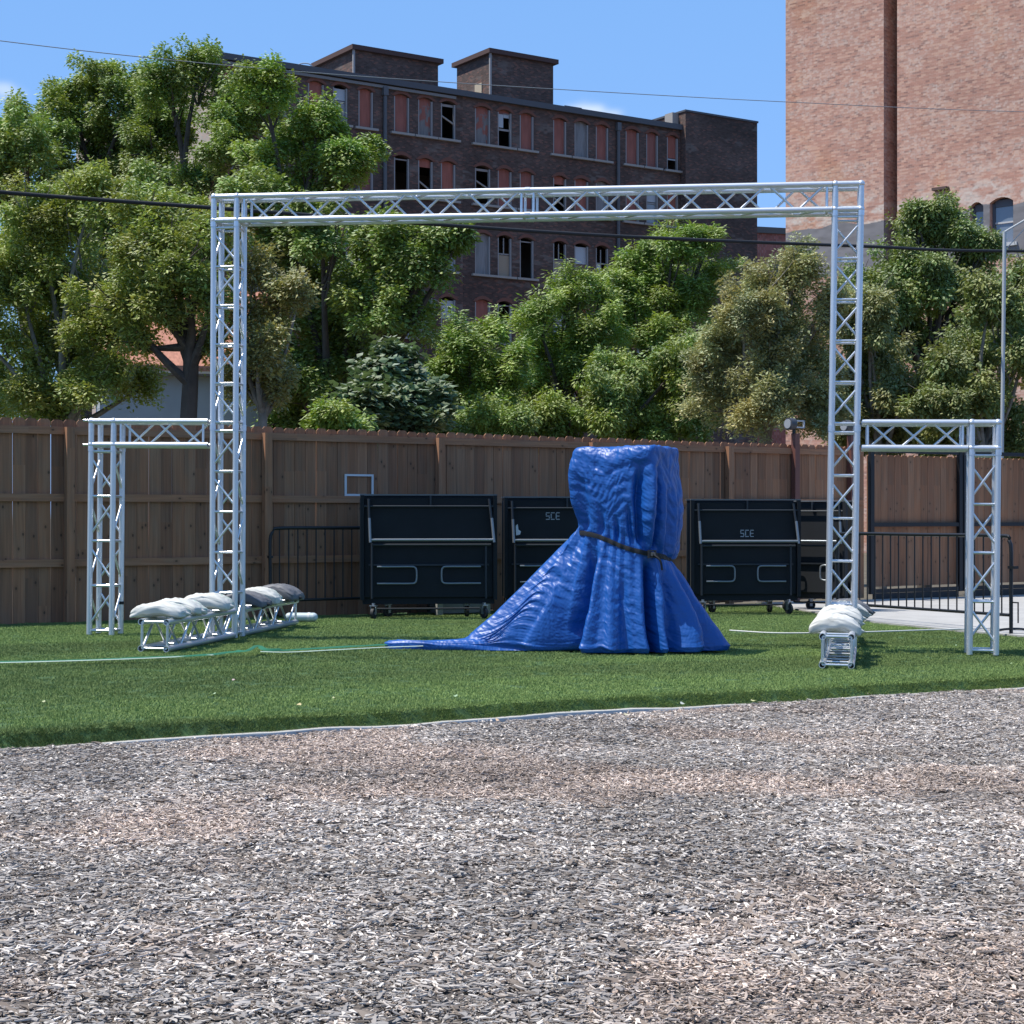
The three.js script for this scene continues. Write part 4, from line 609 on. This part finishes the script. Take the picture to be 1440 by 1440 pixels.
function sandbag(label, x, y, z, turn, kind, { hx = 0.265, hy = 0.06, hz = 0.2, droop = 0.075, tilt = 0, roll = 0, group } = {}) { // in the arch's frame
  reseed(60 + bagN); const o = thing('sandbag', label, 'sandbag', [0, 0, 0], 0, group); const P = arch.localToWorld(new THREE.Vector3(x, y, z)); o.position.copy(P); o.rotation.set(tilt, TA + turn, roll, 'YXZ');
  hx *= 0.92; hz *= 0.86; part('sack', bagGeo(hx, hy, hz, droop, bagN * 1.7 + 1), kind === 'white' ? bagMats.white[bagN % 2] : bagMats[kind][0], o);
  const t = new THREE.ConeGeometry(0.05, 0.09, 12); t.rotateZ(-Math.PI / 2); part('tied_neck', t, kind === 'dark' ? std([0.03, 0.03, 0.032], 0.7) : bagMats.plain[0], o, [hx * 0.98, -droop * 0.95, 0]); bagN++; return o;
}
const LX = -HALF, RX = HALF;
const BG = 'sandbags weighing down the truss outriggers';
sandbag('white sandbag with faint green print capping the outrigger end beside the green strap', LX - 0.02, 0.37, 1.72, 0.05, 'white', { hy: 0.058, droop: 0.05, group: BG });
sandbag('white sandbag lying between two other white bags on the outrigger near the green strap', LX - 0.03, 0.375, 1.26, -0.06, 'white', { hy: 0.058, droop: 0.055, tilt: -0.08, group: BG });
sandbag('plump white sandbag leaning against the tower leg on the side of the green strap', LX + 0.02, 0.39, 0.62, 0.08, 'white', { hy: 0.068, hz: 0.22, droop: 0.06, group: BG });
sandbag('dark grey sandbag right behind the tower leg, next to the fence side', LX + 0.04, 0.37, -0.50, -0.05, 'dark', { hy: 0.06, group: BG });
sandbag('white sandbag between two dark grey sandbags', LX + 0.0, 0.38, -1.05, 0.06, 'white', { hy: 0.066, group: BG });
sandbag('dark grey sandbag at the far outrigger end beside the crowd barrier', LX + 0.05, 0.39, -1.60, -0.12, 'dark', { hy: 0.068, hz: 0.22, hx: 0.28, group: BG });
sandbag('white sandbag sagging over the open outrigger end, beside the white rope', RX - 0.10, 0.355, 1.48, -0.03, 'plain', { hx: 0.24, hy: 0.07, droop: 0.07, roll: -0.05, group: BG });
sandbag('flat white sandbag squeezed in the middle of the pile by the white rope', RX - 0.08, 0.375, 1.08, 0.08, 'plain', { hx: 0.225, hy: 0.06, droop: 0.06, tilt: -0.1, group: BG });
sandbag('white sandbag topmost of the pile against the tower near the white rope', RX - 0.05, 0.395, 0.62, -0.04, 'plain', { hx: 0.225, hy: 0.062, droop: 0.06, group: BG });
sandbag('grubby white sandbag behind the tower nearest the concrete', RX + 0.02, 0.375, -0.62, 0.05, 'white', { hx: 0.25, group: BG });
sandbag('dark sandbag behind the tower on the concrete side', RX + 0.06, 0.365, -1.2, 0.1, 'dark', { hx: 0.27, hy: 0.065, group: BG });
{ const p = at(424, 864, 20.0), o = thing('plastic_roll', 'pale rolled plastic sheet lying on the turf below the crowd barrier', 'roll', [p.x, ground(p.x) + 0.055, p.z], -0.1); const g = new THREE.CapsuleGeometry(0.05, 0.28, 6, 16); g.rotateZ(Math.PI / 2); part('roll', g, std([0.45, 0.52, 0.55], 0.4), o); const s = new THREE.CylinderGeometry(0.053, 0.053, 0.03, 16); s.rotateZ(Math.PI / 2); part('tie_band', s, std([0.6, 0.62, 0.62], 0.5), o, [0.09, 0, 0]); }

// ---------------------------------------------------------------- blue tarp
{
  const TD = 16.3, TX = (880 - 720) / F * TD, o = thing('blue_tarp', 'crinkled blue tarpaulin draped over tall equipment and strapped at the waist', 'tarp', [TX, ground(TX), -TD]);
  const aF = (90 + 26.5) * Math.PI / 180; const rbox = (a, hx, hz, p) => { const q = a - aF + Math.PI / 2; return Math.pow(Math.pow(Math.abs(Math.cos(q)) / hx, p) + Math.pow(Math.abs(Math.sin(q)) / hz, p), -1 / p); };
  const table = [[0, .95], [12, .98], [24, .86], [40, .70], [58, .60], [70, .58], [90, .57], [110, .60], [128, .66], [140, .58], [148, .54], [157, .68], [165, .98], [172, 1.26], [178, 1.44], [186, 1.42], [196, 1.18], [212, .9], [235, .74], [262, .66], [285, .72], [310, .7], [332, .82], [348, .9], [360, .95]];
  const tab = (a) => { const q = ((a * 180 / Math.PI) % 360 + 360) % 360; for (let i = 1; i < table.length; i++) if (q <= table[i][0]) { const [x0, y0] = table[i - 1], [x1, y1] = table[i]; const t = (q - x0) / (x1 - x0); return lerp(y0, y1, t * t * (3 - 2 * t)); } return .95; };
  const dAng = (a, b) => { let q = a - b; while (q > Math.PI) q -= 2 * Math.PI; while (q < -Math.PI) q += 2 * Math.PI; return q; };
  const rad = Math.PI / 180, folds = (list, a, t) => { let s = 0; for (const [deg, w, amp, t0] of list) { const d = dAng(a, deg * rad) / (w * rad); if (Math.abs(d) < 3) s += amp * Math.exp(-d * d) * smooth(t0, t0 + 0.35, t); } return s; };
  // folds of the hood above the strap and of the skirt below it: direction, half width, depth, where they start
  const hoodFolds = [[75, 5, -.10, 0], [63, 5, .04, 0], [53, 4, -.08, .05], [43, 5, .03, .15], [33, 4, -.045, .25], [20, 5, .03, .2], [9, 4, -.04, .35], [-18, 5, -.03, .4], [158, 7, -.045, .1], [134, 5, -.03, .5], [110, 5, -.03, .5], [88, 4, -.05, .4], [205, 8, -.04, .3], [240, 9, .04, .3], [280, 9, -.04, .3], [310, 8, .04, .3]];
  const skirtFolds = [[65, 5, -.36, -.2], [76, 6, .05, 0], [97, 7, -.06, .1], [112, 6, .04, .2], [131, 6, .08, 0], [143, 7, -.26, .0], [157, 5, .05, 0], [54, 5, .06, 0], [43, 6, -.15, .0], [32, 6, .07, 0], [20, 5, -.14, .1], [4, 5, -.06, .3], [-22, 6, -.08, .1], [210, 7, -.07, .1], [235, 8, .07, 0], [262, 8, -.08, 0], [290, 9, .08, 0], [315, 7, -.08, 0]];
  const hwOf = (a) => 0.965 - 0.125 * Math.cos(a) + 0.012 * Math.sin(3 * a), tri = (x) => Math.abs(x - Math.floor(x) - 0.5);
  const gather = (a) => tri(a * 4.3 + 1.6 * vn(a * 3 + 20, 4)) - 0.25;
  const Rw = (a) => rbox(a, 0.395, 0.35, 3.0) - 0.02 * Math.exp(-((dAng(a, 64 * rad) / 0.12) ** 2)) + 0.03 * gather(a);
  const HT = 1.885, N = 440, M = 230, W = N, K = W * (M + 1), P = new Float64Array(K * 3), wgt = new Float64Array(K).fill(1), a0 = -Math.PI / 2;
  const jW = Math.round(M * 0.46);                       // row under the strap
  for (let j = 0; j <= M; j++) for (let i = 0; i < N; i++) {
    const a = a0 + i / N * 2 * Math.PI, v = j / M, vw = jW / M; let r, h; const Rt = rbox(a, 0.405, 0.35, 10), w = Rw(a), hw = hwOf(a);
    const rightS = Math.exp(-((dAng(a, 0.12) / 0.75) ** 2)), leftS = Math.exp(-((dAng(a, Math.PI * 0.97) / 0.5) ** 2)), fl = Math.exp(-((dAng(a, 2.15) / 0.75) ** 2)), inset = lerp(0.03, 0.11, fl), drop = lerp(0.03, 0.21, fl);
    if (v < 0.10) { const t = v / 0.10; r = (Rt - inset) * Math.max(t, 0.02); h = HT; }
    else if (v < 0.15) { const q = (v - 0.10) / 0.05 * Math.PI / 2; r = Rt - inset + inset * Math.sin(q); h = HT - drop * (1 - Math.cos(q)); }
    else if (v <= vw) {
      const t = (v - 0.15) / (vw - 0.15); h = lerp(HT - drop, hw, t); const belly = Math.sin(Math.PI * Math.pow(t, 0.8)); r = lerp(Rt, w, smooth(0.55, 1, t)) + belly * (0.01 + 0.05 * leftS * (1 - t) + 0.17 * rightS * Math.pow(t, 1.8));
      if (rightS > 0.15 && t > 0.7) h -= 0.10 * rightS * Math.sin((t - 0.7) / 0.3 * Math.PI);
      r += folds(hoodFolds, a + 0.06 * Math.sin(t * 4 + a * 2), t) * (1 - smooth(0.85, 1, t)) + 0.03 * gather(a) * smooth(0.7, 0.97, t) * (1 - smooth(0.97, 1, t));
    } else {
      const s = (v - vw) / (1 - vw), tail = 0.78 * Math.exp(-((dAng(a, 178 * rad) / 0.105) ** 2)), tw = smooth(0.02, 0.2, tail), rb = tab(a), s1 = Math.min(1, s / 0.95), q = clamp((s - 0.95) / 0.05, 0, 1); r = w + (rb + tail - w) * s1; const fr = clamp((r - w) / Math.max(0.02, rb - w), 0, 1), lift = 0.03 + 0.05 * fbm(a * 6, 3, 5);
      h = lerp(lift + (hw - lift) * Math.pow(1 - s1, 1.05), hw * Math.pow(1 - fr, 1.05) + 0.05 + 0.05 * fbm(a * 16, r * 3, 4), tw) * (1 - q); r -= q * (0.02 + 0.06 * vn(a * 5, 7)) * (1 - tw);
      r += folds(skirtFolds, a + 0.10 * Math.sin(s * 2.6 + a * 3) * s, s) * (0.25 + 0.75 * s) * smooth(0, 0.2, s) * (1 - 0.7 * tw);
    }
    const k = (j * W + i) * 3; P[k] = Math.cos(a) * r; P[k + 1] = Math.max(h, 0.012); P[k + 2] = Math.sin(a) * r;
    if (j === 0 || j === M || j === jW || j === jW + 1 || j === jW - 1) wgt[j * W + i] = 0;
  }
  { // let the sheet settle: cloth a little larger than the shape it covers buckles into folds and creases
    const idx = (j, i) => j * W + ((i % N) + N) % N, C = []; const dist = (p, q) => Math.hypot(P[p * 3] - P[q * 3], P[p * 3 + 1] - P[q * 3 + 1], P[p * 3 + 2] - P[q * 3 + 2]);
    const A = [], B = [], R = [], S = []; const add = (p, q, k, st) => { A.push(p); B.push(q); R.push(dist(p, q) * k); S.push(st); };
    const ex = [0.04, 0.02, 0.8, 80, 0.002];
    for (let j = 1; j <= M; j++) for (let i = 0; i < N; i++) { const p = idx(j, i), bias = 0.25 + 1.5 * smooth(0.3, 0.7, fbm(i * 0.03 + 3, j * 0.045, 8, 2)); const kc = 1 + ex[0] * bias, kr = 1 + ex[1] * (1.9 - bias) * (j > jW + 4 ? 0.35 : 1); add(p, idx(j, i + 1), kc, 1); if (j < M) { add(p, idx(j + 1, i), kr, 1); add(p, idx(j + 1, i + 1), (kc + kr) / 2, 0.6); add(idx(j, i + 1), idx(j + 1, i), (kc + kr) / 2, 0.6); } if (j < M - 3) add(p, idx(j + 4, i), kr * 0.995, ex[2]); add(p, idx(j, i + 4), kc * 0.995, ex[2]); if (j < M - 8) add(p, idx(j + 9, i), kr * 0.985, 0.5); add(p, idx(j, i + 9), kc * 0.985, 0.5); }
    const n = A.length, a_ = Int32Array.from(A), b_ = Int32Array.from(B), r_ = Float64Array.from(R), s_ = Float64Array.from(S), V = P.slice();
    for (let k = 0; k < K; k++) if (wgt[k]) { const q = 0.05 * (fbm(P[k * 3] * 4 + 9, P[k * 3 + 1] * 3 + P[k * 3] * 2, P[k * 3 + 2] * 4 + 0.3, 3) - 0.5), l = Math.hypot(P[k * 3], P[k * 3 + 2]) || 1; P[k * 3] += P[k * 3] / l * q; P[k * 3 + 2] += P[k * 3 + 2] / l * q; P[k * 3 + 1] += q; }
    const base = V.slice(); V.set(P);
    for (let step = 0; step < ex[3]; step++) {
      for (let k = 0; k < K; k++) if (wgt[k]) for (let c = 0; c < 3; c++) { const m = k * 3 + c, x = P[m]; P[m] += (x - V[m]) * 0.9 + (base[m] - x) * ex[4]; V[m] = x; }
      for (let it = 0; it < 3; it++) {
        for (let c = 0; c < n; c++) { const p = a_[c] * 3, q = b_[c] * 3, dx = P[q] - P[p], dy = P[q + 1] - P[p + 1], dz = P[q + 2] - P[p + 2], d = Math.sqrt(dx * dx + dy * dy + dz * dz) || 1e-9, wp = wgt[a_[c]], wq = wgt[b_[c]], w = wp + wq; if (!w) continue; const f = s_[c] * (d - r_[c]) / d / w; P[p] += dx * f * wp; P[p + 1] += dy * f * wp; P[p + 2] += dz * f * wp; P[q] -= dx * f * wq; P[q + 1] -= dy * f * wq; P[q + 2] -= dz * f * wq; }
        for (let k = 1; k < K * 3; k += 3) if (P[k] < 0.012) P[k] = 0.012;
      }
    }
  }
  const pos = [], uv = [], index = [];
  for (let j = 0; j <= M; j++) { for (let i = 0; i <= N; i++) { const k = (j * W + i % N) * 3; pos.push(P[k], P[k + 1], P[k + 2]); uv.push((P[k] - 0.55 * P[k + 2]) / 0.75, (P[k + 1] * 1.05 + 0.5 * P[k + 2]) / 0.75); if (j < M && i < N) { const p = j * (N + 1) + i; index.push(p, p + 1, p + N + 1, p + 1, p + N + 2, p + N + 1); } } }
  const g = new THREE.BufferGeometry(); g.setAttribute('position', new THREE.Float32BufferAttribute(pos, 3)); g.setAttribute('uv', new THREE.Float32BufferAttribute(uv, 2)); g.setIndex(index); g.computeVertexNormals();
  reseed(77); const waves = [...Array(16)].map((_, k) => { const t = rr(0, 6.28), f = Math.round(5 * Math.pow(1.13, k)); return [Math.round(Math.cos(t) * f), Math.round(Math.sin(t) * f), rnd(), 1 / Math.pow(f, 0.85), k]; });
  const wrap = (u, v, f, k) => { const s = smooth(0, 1, u), q = smooth(0, 1, v); return lerp(lerp(vn(u * f, v * f, k), vn((u - 1) * f, v * f, k), s), lerp(vn(u * f, (v - 1) * f, k), vn((u - 1) * f, (v - 1) * f, k), s), q); };
  const bump = tex(512, 512, (i, j) => { const u = i / 512, v = j / 512, w1 = wrap(u, v, 6, 3) * 0.9, w2 = wrap(u, v, 14, 5) * 0.4; let c = 0.5; for (const [a, b, ph, am, k] of waves) { const m = smooth(0.4, 0.6, wrap(u, v, 5, 20 + k)); c += am * m * (tri(a * u + b * v + ph + w1 + w2) - 0.25) * 2.2; } return c; }, false);
  const m = new THREE.MeshPhysicalMaterial({ color: col(0.008, 0.082, 0.33), roughness: 0.43, metalness: 0, specularIntensity: 1, ior: 1.48, side: THREE.DoubleSide, bumpMap: bump, bumpScale: 0.010 });
  part('sheet', g, m, o);
  const strapG = (half, th, dy) => { const P = [], I = [], n = 240; for (let i = 0; i <= n; i++) { const a = i / n * 2 * Math.PI; const r = Rw(a) + 0.012, y = hwOf(a) + dy; for (const [q, e] of [[0, -half], [th, -half], [th, half], [0, half]]) P.push(Math.cos(a) * (r + q), y + e, Math.sin(a) * (r + q)); if (i) for (let k = 0; k < 4; k++) { const A = (i - 1) * 4 + k, B = (i - 1) * 4 + (k + 1) % 4; I.push(A, A + 4, B, B, A + 4, B + 4); } } const q = new THREE.BufferGeometry(); q.setAttribute('position', new THREE.Float32BufferAttribute(P, 3)); q.setIndex(I); q.computeVertexNormals(); return q; };
  part('strap', strapG(0.022, 0.006, -0.004), std([0.012, 0.012, 0.015], 0.7), o);
  const ab = 62 * Math.PI / 180, rb = Rw(ab) + 0.05, hb = hwOf(ab); const bk = sub('buckle', o, [Math.cos(ab) * rb, hb - 0.004, Math.sin(ab) * rb], [0, Math.PI / 2 - ab, 0]); part('frame', mergeGeometries([box(0.085, 0.012, 0.02, 0, 0.03, 0), box(0.085, 0.012, 0.02, 0, -0.03, 0), box(0.012, 0.048, 0.02, -0.036, 0, 0), box(0.012, 0.048, 0.02, 0.036, 0, 0)]), std([0.05, 0.05, 0.05], 0.4, 0.6), bk); part('lever', box(0.05, 0.034, 0.03, 0.002, 0, 0), std([0.20, 0.17, 0.14], 0.4, 0.7), bk);
  part('strap_end', tubeGeo([[Math.cos(ab) * rb, hb, Math.sin(ab) * rb], [Math.cos(ab) * rb + 0.07, hb - 0.06, Math.sin(ab) * rb + 0.03], [Math.cos(ab) * rb + 0.09, hb - 0.15, Math.sin(ab) * rb + 0.02]], 0.011, 14, 6), std([0.012, 0.012, 0.015], 0.7), o);
}
// ---------------------------------------------------------------- strap and rope on the turf, wires, poles
function ribbon(pts, width, twist) { // flat band on the turf through [px, py]
  const C = new THREE.CatmullRomCurve3(pts.map(([px, py, lift = 0]) => { const d = (EYE - 0.03) * F / (py - HOR), x = (px - 720) / F * d; return new THREE.Vector3(x, ground(x) + 0.028 + lift, -d); })), n = 160, P = [], I = [];
  for (let i = 0; i <= n; i++) { const c = C.getPointAt(i / n), t = C.getTangentAt(i / n), s = new THREE.Vector3(-t.z, 0, t.x).normalize(), k = twist(i / n); const w = width * (0.8 + 0.4 * vn(i * 0.15, 3)); const dx = s.multiplyScalar(w / 2 * Math.cos(k)), up = w / 2 * Math.sin(k); P.push(c.x - dx.x, c.y - up * 0 + Math.abs(up) + up, c.z - dx.z, c.x, c.y + Math.abs(up) + 0.006, c.z, c.x + dx.x, c.y + Math.abs(up) - up, c.z + dx.z); if (i) for (let q = 0; q < 2; q++) { const a = (i - 1) * 3 + q, b = i * 3 + q; I.push(a, b, a + 1, b, b + 1, a + 1); } }
  const g = new THREE.BufferGeometry(); g.setAttribute('position', new THREE.Float32BufferAttribute(P, 3)); g.setIndex(I); g.computeVertexNormals(); return g;
}
{
  const o = thing('lifting_strap', 'long green webbing strap lying across the turf to the tarp', 'strap'); const green = std([0.012, 0.12, 0.065], 0.95, 0, { side: THREE.DoubleSide }), white = std([0.34, 0.42, 0.36], 0.6, 0, { side: THREE.DoubleSide });
  part('webbing', ribbon([[-60, 941], [60, 937], [200, 931], [300, 925], [320, 922], [345, 923, 0.02], [363, 918, 0.035], [375, 920, 0.01], [430, 916], [520, 910], [590, 906]], 0.042, (t) => 0.25 + 0.5 * Math.max(0, Math.sin(t * 30)) * (t > 0.5 && t < 0.68 ? 1 : 0)), green, o);
  part('webbing_edge', ribbon([[-60, 941.4], [60, 937.4], [200, 931.4], [300, 925.4]], 0.011, () => 0.1), white, o); part('webbing_edge', ribbon([[366, 922, 0.012], [400, 920.5], [470, 916.5], [540, 912.2], [600, 909.5]], 0.013, () => 0.1), white, o);
  const r = thing('white_rope', 'thin white rope stretched over the turf beside the right-hand pile of white bags', 'rope'); r.userData.label = 'thin white rope running over the turf from tarp to low side post';
  const C = [[1026, 888], [1090, 891], [1160, 890], [1222, 888], [1290, 885], [1362, 882], [1400, 880]].map(([px, py]) => { const d = (EYE - 0.0) * F / (py - HOR), x = (px - 720) / F * d; return new THREE.Vector3(x, ground(x) + 0.036, -d); }); part('cord', tubeGeo(C, 0.0075, 80, 6), std([0.6, 0.6, 0.57], 0.8), r);
}
{ // overhead cables, strung between poles beyond the frame
  const steel = std([0.012, 0.012, 0.014], 0.7), thin = std([0.24, 0.25, 0.26], 0.6);
  const thick = [[-420, 232, 19.5], [0, 270, 21.6], [297, 292, 22.9], [600, 314.5, 24.6], [870, 332, 26.3], [1210, 346, 29], [1440, 353, 31.5], [2000, 350, 38]].map((q) => at(...q));
  tag(part('power_cable', tubeGeo(thick, 0.027, 120, 8), steel, scene), 'thick black overhead cable slung behind the truss arch', 'cable');
  const t2 = [[-500, -8, 34], [0, 57, 38], [240, 84, 40], [480, 105, 42], [780, 125, 45], [1105, 143, 49], [1440, 157, 54], [2000, 170, 64]].map((q) => at(...q));
  tag(part('thin_wire', tubeGeo(t2, 0.010, 140, 6), thin, scene), 'thin grey wire crossing the sky in front of the warehouse roof', 'cable');
  const poleM = std([0.10, 0.08, 0.065], 0.9);
  for (const [a, b, label] of [[thick[0], t2[0], 'brown utility pole holding cable ends on the house side'], [thick[7], t2[7], 'brown utility pole holding cable ends on the tower side']]) {
    const top = Math.max(a.y, b.y) + 0.6, o = thing('utility_pole', label, 'pole', [a.x, 0, a.z]); part('shaft', new THREE.CylinderGeometry(0.12, 0.17, top + 0.5, 14).translate(0, top / 2 - 0.25, 0), poleM, o); rod('bracket_arm', [0, b.y, 0], [b.x - a.x, b.y, b.z - a.z], 0.05, poleM, o);
  }
  // grey service pole in front of the warehouse and white lamp pole behind the gate
  { const d = 44, p = at(541, 480, d), o = thing('service_pole', 'pale grey service pole rising behind the round bush', 'pole', [p.x, 0, p.z]); const top = EYE + (HOR - 395) / F * d; rod('shaft', [0, -0.5, 0], [-0.02, top, 0], 0.085, std([0.42, 0.45, 0.46], 0.6), o); rod('cross_arm', [-0.75, top - 1.35, 0.05], [0.05, top - 1.35, 0.05], 0.03, std([0.4, 0.42, 0.43], 0.6), o); part('transformer', new RoundedBoxGeometry(0.45, 0.55, 0.3, 2, 0.05), std([0.55, 0.58, 0.6], 0.5), o, [-0.3, top - 0.2, 0.05]); }
  { const d = 30.5, p = at(1406, 600, d), o = thing('lamp_pole', 'slim white lamp pole with slanting arm in front of the arched windows', 'pole', [p.x, 0, p.z]); const m = std([0.40, 0.42, 0.43], 0.5), topP = at(1413, 326, d).sub(o.position), arm = at(1452, 303, d).sub(o.position); rod('shaft', [0, -0.5, 0], topP.toArray(), 0.032, m, o); rod('arm', topP.toArray(), arm.toArray(), 0.018, m, o); rod('brace', at(1413, 352, d).sub(o.position).toArray(), at(1450, 312, d).sub(o.position).toArray(), 0.008, m, o); part('lamp_head', new RoundedBoxGeometry(0.5, 0.12, 0.2, 2, 0.04), m, o, [arm.x + 0.2, arm.y + 0.02, arm.z]); }
}
renderer.render(scene, camera);
